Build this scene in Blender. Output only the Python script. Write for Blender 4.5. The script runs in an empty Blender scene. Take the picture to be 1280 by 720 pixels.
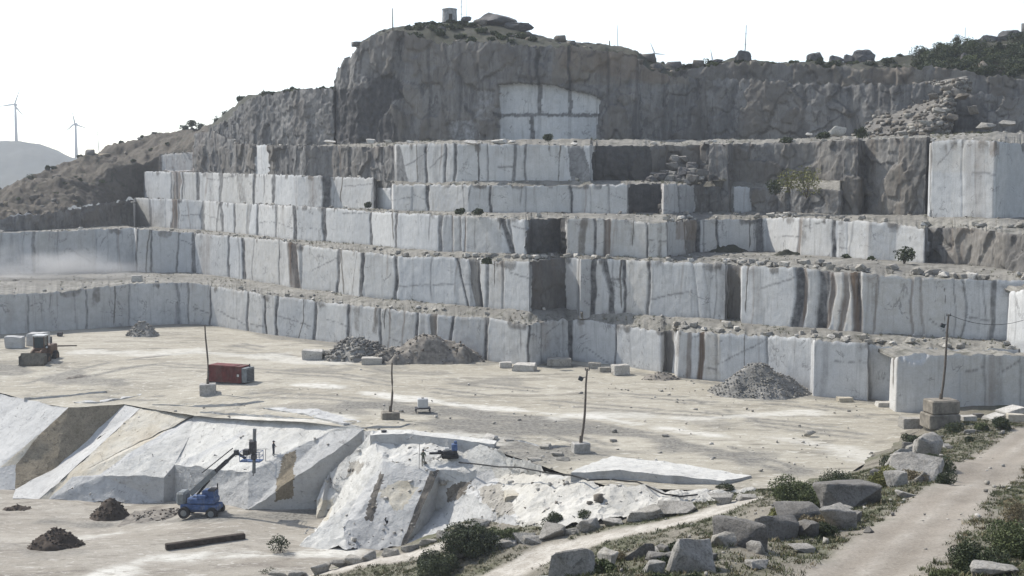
import bpy, bmesh, math, random
import numpy as np
from mathutils import Vector, Matrix, geometry, noise as mnoise
R = math.radians
random.seed(7); RNG = np.random.default_rng(7)
SC = bpy.context.scene
COL = SC.collection

# ------------------------------------------------------------------ survey
FOC = 1545.0; CAMZ = 28.0
PITCH = math.atan(130 / FOC); CP, SP = math.cos(PITCH), math.sin(PITCH)

def P(px, py, d=None, z=None):
    """survey helper: sight line to a point at distance d north or at height z"""
    a = (px - 640) / FOC; b = (360 - py) / FOC
    dx, dy, dz = a, CP + b * SP, -SP + b * CP
    t = d / dy if d is not None else (z - CAMZ) / dz
    return np.array([dx * t, dy * t, CAMZ + dz * t])

def proj(p):
    p = np.asarray(p, float)
    x = p[..., 0]; y = p[..., 1]; z = p[..., 2] - CAMZ
    f = np.maximum(y * CP - z * SP, 1e-3); u = y * SP + z * CP
    return 640 + FOC * x / f, 360 - FOC * u / f

def xz(px, d):      # plan position on bearing px at distance d
    return (px - 640) / FOC * (d / CP * 1.0) * CP, d

# ------------------------------------------------------------------ noise
def _h(ix, iy, iz):
    n = (ix * 374761393 + iy * 668265263 + iz * 2147483647 % 1274126177) & 0xffffffff
    n = ((n ^ (n >> 13)) * 1274126177) & 0xffffffff
    return ((n ^ (n >> 16)) & 0xffff) / 65535.0

def vn(p):
    p = np.asarray(p, float); i = np.floor(p).astype(np.int64); f = p - i
    f = f * f * (3 - 2 * f); r = 0
    for a in (0, 1):
        wx = f[..., 0] if a else 1 - f[..., 0]
        for b in (0, 1):
            wy = f[..., 1] if b else 1 - f[..., 1]
            for c in (0, 1):
                wz = f[..., 2] if c else 1 - f[..., 2]
                r = r + wx * wy * wz * _h(i[..., 0] + a, i[..., 1] + b, i[..., 2] + c)
    return r * 2 - 1

def fbm(p, o=4, s=1.0):
    p = np.asarray(p, float) * s; r = 0; a = 0.5
    for k in range(o):
        r = r + a * vn(p + 17.3 * k); p = p * 2.03; a *= 0.5
    return r

def sstep(a, b, x):
    t = np.clip((x - a) / (b - a), 0, 1); return t * t * (3 - 2 * t)

def inpoly(px, py, poly):
    ins = np.zeros(px.shape, bool); n = len(poly)
    for i in range(n):
        x0, y0 = poly[i]; x1, y1 = poly[(i + 1) % n]
        if y0 == y1: continue
        c = ((y0 > py) != (y1 > py)) & (px < (x1 - x0) * (py - y0) / (y1 - y0) + x0)
        ins ^= c
    return ins

# ------------------------------------------------------------------ objects
def tag(o, label=None, cat=None, group=None, kind=None):
    if label: o['label'] = label
    if cat: o['category'] = cat
    if group: o['group'] = group
    if kind: o['kind'] = kind
    return o

def empty(name, loc=(0, 0, 0), rz=0, label=None, cat=None, group=None):
    o = bpy.data.objects.new(name, None); COL.objects.link(o)
    o.location = loc; o.rotation_euler = (0, 0, rz); o.empty_display_size = 0.3
    return tag(o, label, cat, group)

def link(name, me, mats=None, parent=None):
    o = bpy.data.objects.new(name, me); COL.objects.link(o)
    if mats is not None:
        for m in (mats if isinstance(mats, (list, tuple)) else [mats]): me.materials.append(m)
    if parent is not None: o.parent = parent
    return o

def mesh_np(name, v, f, mats, attrs=None, smooth=False, parent=None, mi=None):
    me = bpy.data.meshes.new(name)
    v = np.asarray(v, np.float32)
    if isinstance(f, np.ndarray):
        n, k = f.shape
        me.vertices.add(len(v)); me.vertices.foreach_set('co', v.ravel())
        me.loops.add(n * k); me.loops.foreach_set('vertex_index', f.astype(np.int32).ravel())
        me.polygons.add(n); me.polygons.foreach_set('loop_start', np.arange(0, n * k, k, dtype=np.int32))
        me.update(calc_edges=True)
    else:
        me.from_pydata([tuple(map(float, q)) for q in v], [], [list(map(int, q)) for q in f])
    if attrs:
        for nm, a in attrs.items():
            at = me.attributes.new(nm, 'FLOAT', 'POINT')
            at.data.foreach_set('value', np.asarray(a, np.float32).ravel())
    if mi is not None: me.polygons.foreach_set('material_index', np.asarray(mi, np.int32))
    if smooth: me.polygons.foreach_set('use_smooth', np.ones(len(me.polygons), bool))
    me.update()
    return link(name, me, mats, parent)

def grid_faces(n, m):
    i = np.arange(n - 1)[:, None]; j = np.arange(m - 1)[None, :]
    a = (i * m + j); return np.stack([a, a + m, a + m + 1, a + 1], -1).reshape(-1, 4)

class MB:
    def __init__(s): s.v = []; s.f = []
    def add(s, v, f):
        b = len(s.v); s.v += [tuple(q) for q in v]; s.f += [[i + b for i in q] for q in f]; return s
    def box(s, c, d, rz=0, rx=0, ry=0, ch=0.0):
        x, y, z = d[0] / 2, d[1] / 2, d[2] / 2
        M = Matrix.Translation(c) @ Matrix.Rotation(rz, 4, 'Z') @ Matrix.Rotation(ry, 4, 'Y') @ Matrix.Rotation(rx, 4, 'X')
        if ch <= 0:
            v = [(i * x, j * y, k * z) for i in (-1, 1) for j in (-1, 1) for k in (-1, 1)]
            f = [(0, 1, 3, 2), (4, 6, 7, 5), (0, 4, 5, 1), (2, 3, 7, 6), (0, 2, 6, 4), (1, 5, 7, 3)]
        else:
            bm = bmesh.new(); bmesh.ops.create_cube(bm, size=1)
            for q in bm.verts: q.co = Vector((q.co.x * d[0], q.co.y * d[1], q.co.z * d[2]))
            bmesh.ops.bevel(bm, geom=bm.edges[:], offset=ch, segments=1, affect='EDGES')
            bm.verts.index_update()
            v = [q.co[:] for q in bm.verts]; f = [[w.index for w in q.verts] for q in bm.faces]; bm.free()
        return s.add([M @ Vector(q) for q in v], f)
    def tube(s, p0, p1, r, r2=None, n=8, cap=True):
        p0, p1 = Vector(p0), Vector(p1); r2 = r if r2 is None else r2
        q = (p1 - p0).to_track_quat('Z', 'Y').to_matrix()
        v = []
        for (p, rr) in ((p0, r), (p1, r2)):
            for k in range(n):
                a = 2 * math.pi * k / n; v.append(p + q @ Vector((rr * math.cos(a), rr * math.sin(a), 0)))
        f = [(k, (k + 1) % n, n + (k + 1) % n, n + k) for k in range(n)]
        if cap: f += [tuple(range(n - 1, -1, -1)), tuple(range(n, 2 * n))]
        return s.add(v, f)
    def path(s, pts, r, n=6):
        pts = [Vector(p) for p in pts]; rings = []
        for i, p in enumerate(pts):
            t = (pts[min(i + 1, len(pts) - 1)] - pts[max(i - 1, 0)]).normalized()
            q = t.to_track_quat('Z', 'Y').to_matrix(); rr = r[i] if isinstance(r, (list, tuple)) else r
            rings += [p + q @ Vector((rr * math.cos(6.2832 * k / n), rr * math.sin(6.2832 * k / n), 0)) for k in range(n)]
        f = [(i * n + k, i * n + (k + 1) % n, (i + 1) * n + (k + 1) % n, (i + 1) * n + k) for i in range(len(pts) - 1) for k in range(n)]
        f += [tuple(range(n - 1, -1, -1)), tuple(range((len(pts) - 1) * n, len(pts) * n))]
        return s.add(rings, f)
    def prism(s, poly, a, b, axis='y'):
        """poly in the plane across axis, extruded from a to b"""
        n = len(poly)
        mk = {'y': lambda u, w, t: (u, t, w), 'x': lambda u, w, t: (t, u, w), 'z': lambda u, w, t: (u, w, t)}[axis]
        v = [mk(u, w, a) for u, w in poly] + [mk(u, w, b) for u, w in poly]
        f = [tuple(range(n)), tuple(range(2 * n - 1, n - 1, -1))] + [(k, n + k, n + (k + 1) % n, (k + 1) % n) for k in range(n)]
        return s.add(v, f)
    def build(s, name, mat, parent=None, smooth=False):
        me = bpy.data.meshes.new(name); me.from_pydata([tuple(q) for q in s.v], [], s.f)
        bm = bmesh.new(); bm.from_mesh(me); bmesh.ops.recalc_face_normals(bm, faces=bm.faces[:]); bm.to_mesh(me); bm.free()
        if smooth: me.polygons.foreach_set('use_smooth', np.ones(len(me.polygons), bool))
        return link(name, me, mat, parent)

def dup(root, loc, rz=0, sc=1.0, label=None, group=None):
    c = root.copy(); COL.objects.link(c); c.location = loc; c.rotation_euler = (0, 0, rz)
    c.scale = (sc, sc, sc) if not isinstance(sc, (tuple, list)) else sc
    if label: c['label'] = label
    if group: c['group'] = group
    for ch in root.children:
        d = ch.copy(); COL.objects.link(d); d.parent = c
        for g in ch.children:
            e = g.copy(); COL.objects.link(e); e.parent = d
    return c

# ------------------------------------------------------------------ materials
class NT:
    def __init__(s, name):
        s.m = bpy.data.materials.new(name); s.m.use_nodes = True
        s.t = s.m.node_tree; s.b = s.t.nodes['Principled BSDF']; s.b.inputs['Roughness'].default_value = 0.9
        s.b.inputs['Specular IOR Level'].default_value = 0.25
        s.geo = s.n('ShaderNodeNewGeometry').outputs['Position']
    def n(s, k, **kw):
        q = s.t.nodes.new(k)
        for a, b in kw.items(): setattr(q, a, b)
        return q
    def l(s, a, b): s.t.links.new(a, b)
    def setin(s, sock, v):
        if isinstance(v, bpy.types.NodeSocket): s.l(v, sock)
        elif isinstance(v, (tuple, list)) and len(v) == 3 and sock.type == 'RGBA': sock.default_value = (*v, 1)
        else: sock.default_value = v
    def noise(s, scale, detail=4, rough=0.6, vec=None, stretch=None, dist=0):
        q = s.n('ShaderNodeTexNoise'); q.inputs['Scale'].default_value = scale
        q.inputs['Detail'].default_value = detail; q.inputs['Roughness'].default_value = rough; q.inputs['Distortion'].default_value = dist
        v = vec or s.geo
        if stretch:
            m = s.n('ShaderNodeMapping'); m.inputs['Scale'].default_value = stretch; s.l(v, m.inputs['Vector']); v = m.outputs[0]
        s.l(v, q.inputs['Vector']); return q.outputs['Fac']
    def ramp(s, v, a, b, lo=0.0, hi=1.0):
        q = s.n('ShaderNodeMapRange'); q.interpolation_type = 'SMOOTHSTEP'
        for i, x in enumerate((v, a, b, lo, hi)): s.setin(q.inputs[i], x)
        return q.outputs[0]
    def math(s, op, a, b=0.0):
        q = s.n('ShaderNodeMath', operation=op); s.setin(q.inputs[0], a); s.setin(q.inputs[1], b); return q.outputs[0]
    def mix(s, f, a, b, mode='MIX'):
        q = s.n('ShaderNodeMix', data_type='RGBA', blend_type=mode)
        s.setin(q.inputs[0], f); s.setin(q.inputs[6], a); s.setin(q.inputs[7], b); return q.outputs[2]
    def attr(s, nm): return s.n('ShaderNodeAttribute', attribute_name=nm).outputs['Fac']
    def bump(s, h, dist, strength=0.6):
        q = s.n('ShaderNodeBump'); q.inputs['Distance'].default_value = dist; q.inputs['Strength'].default_value = strength
        s.l(h, q.inputs['Height']); s.l(q.outputs[0], s.b.inputs['Normal'])
    def col(s, c): s.setin(s.b.inputs['Base Color'], c)

MAT = {}
def plain(name, c, rough=0.7, metal=0.0, var=0.25, scale=3.0, dirt=None):
    t = NT(name); n = t.noise(scale, 5)
    o = t.mix(t.ramp(n, 0.3, 0.7), tuple(x * (1 - var) for x in c), tuple(min(1, x * (1 + var)) for x in c))
    if dirt:
        o = t.mix(t.ramp(t.noise(scale * 0.7, 5, 0.7, stretch=(1, 1, .4)), 0.48, 0.7, 0, .75), o, dirt)
    t.col(o); t.b.inputs['Roughness'].default_value = rough; t.b.inputs['Metallic'].default_value = metal
    MAT[name] = t.m; return t.m

def granite_face():
    t = NT('granite_face')
    old, dark, rust, warm = t.attr('old'), t.attr('dark'), t.attr('rust'), t.attr('warm')
    big = t.noise(0.12, 4); mid = t.noise(0.9, 5, 0.65)
    streak = t.noise(1.0, 5, 0.65, stretch=(1.1, 1.1, 0.07)); fines = t.noise(1.0, 4, 0.6, stretch=(4.5, 4.5, 0.22))
    speck = t.noise(7, 3, 0.7)
    pale = t.mix(t.ramp(big, .35, .65), (.44, .452, .46), (.54, .543, .535))
    pale = t.mix(t.ramp(mid, .4, .75, 0, .4), pale, (.34, .35, .355))
    pale = t.mix(t.ramp(streak, .54, .72, 0, .55), pale, (.22, .22, .215))
    pale = t.mix(t.ramp(fines, .56, .72, 0, .4), pale, (.24, .235, .22))
    pale = t.mix(t.ramp(fines, .42, .3, 0, .35), pale, (.56, .565, .56))
    pale = t.mix(t.math('MULTIPLY', warm, t.ramp(mid, .2, .75, .4, 1)), pale, (.40, .355, .28))
    ck = t.math('ABSOLUTE', t.math('SUBTRACT', t.noise(.16, 5, .6, stretch=(1, 1, .8), dist=1.0), .5)); ck2 = t.noise(.3, 3)
    pale = t.mix(t.math('MULTIPLY', t.ramp(ck, .012, .004, 0, .55), t.ramp(ck2, .5, .6)), pale, (.13, .125, .12))
    patch = t.noise(.22, 6, .68, dist=.8, stretch=(1, 1, .45)); crk = t.noise(.5, 6, .75, stretch=(1.6, 1.6, .35), dist=1.6)
    od = t.mix(t.ramp(patch, .34, .66), (.09, .09, .09), (.215, .21, .20))
    od = t.mix(t.ramp(streak, .46, .70, 0, .6), od, (.245, .238, .222))
    od = t.mix(t.ramp(mid, .45, .75, 0, .6), od, (.10, .094, .088))
    od = t.mix(t.ramp(crk, .56, .62, 0, .6), od, (.045, .043, .043))
    od = t.mix(t.ramp(fines, .55, .75, 0, .3), od, (.25, .24, .22))
    od = t.mix(t.math('MULTIPLY', warm, .8), od, t.mix(t.ramp(mid, .3, .7), (.15, .125, .09), (.24, .205, .155)))
    f = t.ramp(t.math('ADD', old, t.math('MULTIPLY', t.math('SUBTRACT', mid, .5), .5)), .3, .7)
    c = t.mix(f, pale, od)
    rn = t.math('MULTIPLY', rust, t.ramp(streak, .3, .65, .35, 1))
    c = t.mix(rn, c, (.16, .10, .055))
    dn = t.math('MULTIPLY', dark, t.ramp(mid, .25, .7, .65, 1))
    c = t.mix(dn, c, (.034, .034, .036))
    c = t.mix(t.ramp(speck, .4, .65, 0, .18), c, (.12, .12, .12))
    t.col(c); t.bump(t.math('ADD', t.math('MULTIPLY', mid, t.ramp(old, .3, .8, .35, 1.2)), t.math('MULTIPLY', fines, .35)), .18, .35)
    MAT['face'] = t.m
granite_face()

def ground(name, c0, c1, c2, stain, scale=1.0, stretch=(1, 1, 1), bump=0.1, green=None, fleck=None):
    t = NT(name); a = t.noise(.07 * scale, 5, .6, stretch=stretch); b = t.noise(.45 * scale, 6, .65, stretch=stretch, dist=.4)
    c = t.noise(3.0 * scale, 5, .7); w = t.noise(.16 * scale, 6, .62, stretch=stretch, dist=1.2)
    o = t.mix(t.ramp(a, .35, .65), c0, c1)
    o = t.mix(t.ramp(b, .46, .72, 0, .8), o, c2)
    o = t.mix(t.ramp(w, .50, .68, 0, .75), o, stain)
    o = t.mix(t.ramp(c, .5, .75, 0, .45), o, tuple(x * .5 for x in c0))
    o = t.mix(t.ramp(c, .42, .28, 0, .45), o, tuple(min(.7, x * 1.3) for x in c1))
    if fleck:
        f1 = t.noise(1.1, 6, .75, stretch=(.6, 1.5, 1), dist=.8); f2 = t.noise(.9, 6, .75, vec=None, stretch=(.7, 2.2, 2.0), dist=1.0)
        o = t.mix(t.ramp(f1, .54, .64, 0, .8), o, fleck)
        o = t.mix(t.ramp(f2, .56, .68, 0, .6), o, tuple(x * .8 for x in stain))
        grain = t.noise(2.2, 6, .8)
        dk = t.mix(t.ramp(grain, .35, .65), (.085, .08, .07), (.22, .21, .185))
        o = t.mix(t.math('MULTIPLY', t.attr('grit'), t.ramp(b, .25, .55, .5, 1)), o, dk)
        o = t.mix(t.math('MULTIPLY', t.attr('chalk'), t.ramp(f1, .36, .56, .2, 1)), o, (.50, .485, .44))
    if green is not None:
        o = t.mix(t.math('MULTIPLY', t.attr('green'), t.ramp(b, .3, .6, .35, 1)), o, green)
        o = t.mix(t.attr('track'), o, t.mix(t.ramp(a, .3, .7), (.17, .148, .12), (.255, .226, .188)))
        o = t.mix(t.attr('chalk'), o, t.mix(t.ramp(b, .35, .65), (.30, .275, .235), (.42, .395, .35)))
        o = t.mix(t.ramp(c, .46, .66, 0, .5), o, (.10, .088, .07)); o = t.mix(t.ramp(t.noise(6.5, 4, .75), .52, .66, 0, .45), o, (.34, .315, .275))
    t.col(o); t.bump(t.math('ADD', b, t.math('MULTIPLY', c, .5)), bump, .6)
    MAT[name] = t.m; return t.m
ground('floor', (.29, .265, .212), (.35, .325, .268), (.22, .20, .16), (.135, .124, .102), 1.0, (.45, 1.5, 1), .25, fleck=(.48, .46, .405))
ground('pitfloor', (.245, .222, .185), (.30, .278, .238), (.185, .167, .138), (.125, .108, .09), 1.3, (.6, 1.3, 1), .25, fleck=(.40, .38, .34))
ground('terrace', (.155, .148, .132), (.235, .225, .20), (.11, .105, .092), (.068, .068, .052), 1.8, (1, 1, 1), .3)
ground('bank', (.13, .118, .092), (.185, .168, .135), (.10, .088, .068), (.07, .062, .046), 1.8, (1, 1, 1), .1, green=(.05, .058, .022))
ground('scrub', (.032, .033, .022), (.055, .053, .04), (.024, .03, .014), (.018, .023, .011), 1.5, (1, 1, 1), .4)
ground('leftslope', (.058, .049, .038), (.098, .084, .066), (.038, .034, .026), (.03, .032, .02), 1.6, (1, 1, 1), .5)
ground('tanhill', (.20, .175, .14), (.27, .24, .195), (.15, .14, .115), (.08, .082, .06), 1.5, (1, 1, 1), .4)
ground('farhill', (.03, .036, .03), (.046, .05, .042), (.022, .03, .02), (.02, .024, .017), .15, (1, 1, 1), .4)

def slabmat(name, a, b, st, sp=1.0):
    t = NT(name); n = t.noise(.25, 5, .6); m = t.noise(1.4, 6, .7, dist=.3); s = t.noise(9, 3, .7); k = t.noise(.5, 6, .72, stretch=(1, .5, 1.6), dist=2.0); e = t.noise(.35, 6, .75, stretch=(1.4, .7, 1), dist=1.2)
    c = t.mix(t.ramp(n, .35, .65), a, b); c = t.mix(t.ramp(m, .48, .72, 0, .7), c, st)
    c = t.mix(t.ramp(e, .52, .7, 0, .5), c, tuple(x * .8 for x in st))
    c = t.mix(t.ramp(k, .60, .65, 0, .65), c, tuple(x * .45 for x in st)); c = t.mix(t.ramp(s, .47, .66, 0, .45 * sp), c, tuple(x * .5 for x in st)); u = t.noise(3.2, 6, .78); c = t.mix(t.ramp(u, .52, .66, 0, .5 * sp), c, tuple(x * .62 for x in st))
    c = t.mix(t.ramp(m, .42, .3, 0, .35), c, tuple(min(.55, x * 1.2) for x in b))
    t.col(c); t.bump(t.math('ADD', m, t.math('ADD', t.math('MULTIPLY', k, .6), t.math('MULTIPLY', t.noise(3.2, 6, .78), .5))), .25, .7); MAT[name] = t.m
slabmat('slab_dusty', (.42, .405, .365), (.49, .475, .435), (.30, .285, .25), .35)
slabmat('slab', (.45, .442, .415), (.52, .512, .48), (.34, .33, .305), .25)
slabmat('slab_tan', (.41, .37, .295), (.46, .435, .375), (.32, .28, .215), .25)
slabmat('slab_grey', (.39, .388, .378), (.45, .447, .432), (.30, .295, .285), .25)
slabmat('slab_brown', (.20, .168, .12), (.27, .232, .17), (.12, .098, .068))
slabmat('boulder', (.225, .213, .19), (.31, .295, .268), (.125, .117, .10))
slabmat('boulder_dark', (.125, .118, .108), (.19, .18, .165), (.075, .069, .058))
slabmat('rubble_pale', (.42, .40, .36), (.50, .48, .44), (.26, .24, .21))
slabmat('rubble_mid', (.27, .255, .225), (.36, .34, .30), (.17, .155, .13))
slabmat('rubble_brown', (.13, .115, .095), (.20, .18, .152), (.085, .072, .058))
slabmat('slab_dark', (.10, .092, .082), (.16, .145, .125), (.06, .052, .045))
slabmat('gravel', (.17, .165, .15), (.26, .25, .23), (.10, .095, .085))
slabmat('ridge_rock', (.085, .083, .085), (.14, .135, .132), (.05, .048, .045))
plain('soil', (.055, .042, .032), .95, 0, .4, 1.2)
plain('soil_grey', (.16, .145, .125), .95, 0, .4, 1.2)
plain('concrete', (.30, .29, .27), .9, 0, .25, 2.5, dirt=(.15, .14, .12))
plain('old_concrete', (.19, .17, .14), .95, 0, .3, 1.5, dirt=(.09, .08, .06))
plain('steel', (.20, .20, .21), .5, .6, .3)
plain('dark_steel', (.05, .05, .055), .55, .4, .3)
plain('pole_wood', (.10, .085, .07), .9, 0, .3, 4)
plain('timber', (.045, .035, .028), .95, 0, .4, 2)
plain('red_paint', (.11, .026, .024), .7, 0, .3, 1.2, dirt=(.11, .075, .06))
plain('grey_paint', (.15, .165, .17), .55, 0, .2, 2, dirt=(.22, .20, .17))
plain('blue_paint', (.045, .085, .19), .65, 0, .25, 2.5, dirt=(.22, .22, .22))
plain('orange_paint', (.085, .045, .025), .6, 0, .3, 2, dirt=(.13, .10, .07))
plain('white_paint', (.48, .48, .46), .5, 0, .12, 1.5)
plain('tank_white', (.42, .42, .41), .4, 0, .08, 2)
plain('dark_blade', (.075, .07, .055), .6, .3, .3, 2, dirt=(.14, .12, .09))
plain('rubber', (.025, .025, .025), .9, 0, .3)
plain('cab_glass', (.03, .045, .05), .12, 0, .2)
plain('turbine', (.33, .345, .36), .5, 0, .05, .1)
plain('hut_stone', (.28, .275, .27), .9, 0, .25, 2.0)
plain('jacket_dark', (.035, .038, .05), .9, 0, .2)
plain('jacket_green', (.10, .115, .085), .9, 0, .2)
plain('trousers', (.17, .17, .15), .9, 0, .2)
plain('trousers_dark', (.05, .055, .07), .9, 0, .2)
plain('skin', (.34, .21, .15), .6, 0, .1)
plain('helmet_white', (.7, .7, .66), .4, 0, .05)
plain('bark', (.08, .065, .05), .95, 0, .3, 5)

def leaf(name, a, b):
    t = NT(name); n = t.noise(1.7, 3); r = t.n('ShaderNodeObjectInfo').outputs['Random']
    t.col(t.mix(t.ramp(n, .35, .65), a, b)); t.b.inputs['Roughness'].default_value = .7; MAT[name] = t.m
leaf('leaf_dark', (.022, .032, .014), (.055, .068, .028))
leaf('leaf_mid', (.045, .06, .022), (.09, .105, .04))
leaf('leaf_olive', (.10, .105, .03), (.17, .165, .055))
leaf('leaf_dry', (.13, .105, .06), (.20, .165, .095))
leaf('grass', (.045, .055, .02), (.095, .10, .045))
# ------------------------------------------------------------------ quarry walls
def rows3(rows, zb):
    """(px, y of foot, y of top) or (px, distance, y of top, 1) -> px, x, y, ztop"""
    o = []
    for r in rows:
        p = P(r[0], r[1], z=zb) if len(r) == 3 else np.array([*P(r[0], 230, d=r[1])[:2], zb])
        o.append((r[0], p[0], p[1], P(r[0], r[2], d=p[1])[2]))
    o = np.array(o, float)
    if len(o) > 2:      # carry the benches on beyond the edges of the view
        if o[-1, 0] >= 1330: e = o[-1].copy(); v = o[-1, 1:3] - o[-2, 1:3]; e[1:3] += v / np.hypot(*v) * 55; e[0] = 1340 + 400; o = np.vstack([o, e])
        if o[0, 0] <= -130: e = o[0].copy(); v = o[0, 1:3] - o[1, 1:3]; e[1:3] += v / np.hypot(*v) * 45; e[0] = -500; o = np.vstack([e, o])
    return o

WALLS = {}
def wall(key, label, cat, rows, zb, seams=(), patches=(), old=0.0, warm=0.12, ds=.17, dz=.33, drop=1.2, rough=.05, blocky=.13, chip=.3, name='quarry_wall', seed=1):
    T = rows3(rows, zb); rg = np.random.default_rng(seed)
    L = np.r_[0, np.cumsum(np.hypot(np.diff(T[:, 1]), np.diff(T[:, 2])))]
    N = int(L[-1] / ds) + 1; s = np.linspace(0, L[-1], N)
    x, y, zt = (np.interp(s, L, T[:, k]) for k in (1, 2, 3))
    k = max(1, int(.5 / ds)); ker = np.ones(2 * k + 1) / (2 * k + 1)
    xs, ys = (np.convolve(np.pad(q, k, mode='edge'), ker, 'valid') for q in (x, y))
    tx, ty = np.gradient(xs), np.gradient(ys); ln = np.hypot(tx, ty) + 1e-9
    nx, ny = ty / ln, -tx / ln
    M = int((zt.max() - zb + drop) / dz) + 2
    v = np.linspace(0, 1, M)[None, :]
    jq = np.stack([x * 1.6, y * 1.6, x * 0 + seed], -1)
    jag = fbm(jq, 4) * chip * .9 - .5 * chip * (vn(jq * .55 + 5) > .25) * (.5 + np.abs(vn(jq * .55 + 5)))
    ztj = zt + jag
    Z = (zb - drop) + (ztj - zb + drop)[:, None] * v
    X = np.repeat(x[:, None], M, 1); Y = np.repeat(y[:, None], M, 1)
    ppx, ppy = proj(np.stack([X, Y, Z], -1)); pxb = ppx[:, 0]
    fr = np.clip((Z - zb) / np.maximum(zt - zb, .1)[:, None], 0, 1.05)
    oldm = np.full(X.shape, float(old)); relm = np.full(X.shape, float(old)); dark = np.zeros(X.shape); rust = np.zeros(X.shape); wm = np.full(X.shape, float(warm))
    off = np.zeros(X.shape)
    # cut faces: every interval between two seams is its own plane
    sp = sorted(q[0] for q in seams)
    ed = [-1e9] + sp + [1e9]
    wig = fbm(np.stack([X * .3, Y * .3, Z * .35 + 3 * seed], -1), 3)
    for a, b in zip(ed[:-1], ed[1:]):
        m = ((pxb >= a) & (pxb < b))
        if not m.any(): continue
        o = rg.uniform(-blocky, blocky); tl = rg.uniform(-.12, .12); u = np.linspace(-.5, .5, m.sum())
        off[m] += (o + tl * u)[:, None] - .2 * (fr[m] - .5) * rg.uniform(-.3, 1)
        wm[m] += rg.uniform(-.1, .3) * (warm > 0); dark[m] += max(0, rg.uniform(-.12, .10))
    kk = max(1, int(.12 / ds)); ker = np.ones(2 * kk + 1) / (2 * kk + 1)
    off = np.apply_along_axis(lambda q: np.convolve(np.pad(q, kk, mode='edge'), ker, 'valid'), 0, off)
    for q in seams:
        c, w, am = q[0], q[1], q[2]; tilt = q[3] if len(q) > 3 else 0; kd = q[4] if len(q) > 4 else 'd'; bow = q[5] if len(q) > 5 else 0
        cx = c + tilt * (1 - fr) + bow * 4 * fr * (1 - fr) + wig * min(w, 4) * .9
        g = 1 - sstep(w * .28, w * .46 + .4, np.abs(ppx - cx))
        off -= g * .13 * min(1.6, .5 + w * .08)
        am = min(1, am * 1.25)
        if kd == 'd': dark = np.maximum(dark, g * am)
        elif kd == 'b': rust = np.maximum(rust, g * am); dark = np.maximum(dark, g * am * .55)
        elif kd == 'o': oldm = np.maximum(oldm, g * am)
    nb = np.stack([X, Y, Z], -1)
    if old < .5:        # drips, fissures and weathered caps that no two cut faces share
        lo, hi = max(-20, pxb.min()), min(1300, pxb.max())
        for _ in range(int((hi - lo) / 24)):
            c = rg.uniform(lo, hi); w = rg.uniform(.6, 1.6) if rg.random() < .6 else rg.uniform(3, 9); am = rg.uniform(.25, .7) if w < 2 else rg.uniform(.15, .4)
            f0 = rg.uniform(-.5, .7); cx = c + rg.uniform(-5, 5) * (1 - fr) + rg.uniform(-2, 2) * 4 * fr * (1 - fr) + wig * 2.5
            g = (1 - sstep(w * .3, w + .4, np.abs(ppx - cx))) * sstep(f0, f0 + .35, fr); k = rg.random()
            if k < .45: dark = np.maximum(dark, g * am)
            elif k < .75: rust = np.maximum(rust, g * am * .9); dark = np.maximum(dark, g * am * .25)
            else: oldm = np.maximum(oldm, g * min(1, am * 1.6))
        for a, b in zip(ed[1:-2], ed[2:-1]):
            if b - a > 14 and rg.random() < .45:
                f0, kk_ = rg.uniform(.2, .85), rg.uniform(-.012, .012); ln_ = np.abs(fr - f0 - kk_ * (ppx - a) - .06 * wig)
                m = (ppx > a + rg.uniform(0, .4) * (b - a)) & (ppx < b); dark = np.maximum(dark, .6 * (1 - sstep(.008, .022, ln_)) * m)
        cap = fbm(np.stack([X * .35, Y * .35, Z * .1 + seed], -1), 4)
        oldm = np.maximum(oldm, .6 * sstep(.08, .3, cap) * sstep(.8, 1.02, fr + .25 * cap))
        rust = np.maximum(rust, .25 * sstep(.15, .4, -cap) * sstep(.7, 1, fr))
    edge = fbm(nb * .5 + 40, 3) * 7
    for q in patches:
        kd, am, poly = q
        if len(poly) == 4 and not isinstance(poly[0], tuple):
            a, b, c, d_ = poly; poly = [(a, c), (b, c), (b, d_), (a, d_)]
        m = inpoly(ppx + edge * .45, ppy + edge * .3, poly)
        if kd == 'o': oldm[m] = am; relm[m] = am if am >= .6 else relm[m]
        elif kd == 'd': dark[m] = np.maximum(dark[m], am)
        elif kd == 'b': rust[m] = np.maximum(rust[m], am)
        elif kd == 'w': wm[m] = am
        elif kd == 'n': oldm[m] = am; relm[m] = .04; wm[m] = .05; off[m] = off[m] * .4 - (1.5 if key == 'w6' and am < .3 else .3); dark[m] *= .3
    # relief
    off += rough * fbm(nb * .8, 4) + .025 * fbm(nb * 2.5, 3)
    bl = lambda q: np.sign(vn(q)) * np.abs(vn(q)) ** .4
    sl = np.repeat(s[:, None], M, 1)
    def cells(su, sv, k):
        u_, v_ = sl / su + .5 * fbm(nb * .3 + k, 2), Z / sv + .4 * fbm(nb * .3 + k + 50, 2); iu, iv = np.floor(u_).astype(np.int64), np.floor(v_).astype(np.int64)
        d1 = np.full(u_.shape, 9.); d2 = d1.copy(); h = np.zeros(u_.shape); tu = h.copy()
        for a_ in (-1, 0, 1):
            for b_ in (-1, 0, 1):
                cu, cv = iu + a_, iv + b_; z0 = np.zeros_like(cu) + k
                d = np.maximum(np.abs(cu + _h(cu, cv, z0) - u_), np.abs(cv + _h(cu, cv, z0 + 7) - v_)); nr = d < d1
                d2 = np.where(nr, d1, np.minimum(d2, d)); h = np.where(nr, _h(cu, cv, z0 + 13), h); tu = np.where(nr, (u_ - cu - .5) * (_h(cu, cv, z0 + 17) - .5), tu); d1 = np.where(nr, d, d1)
        return h - .5 + tu * .9, d2 - d1
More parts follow.
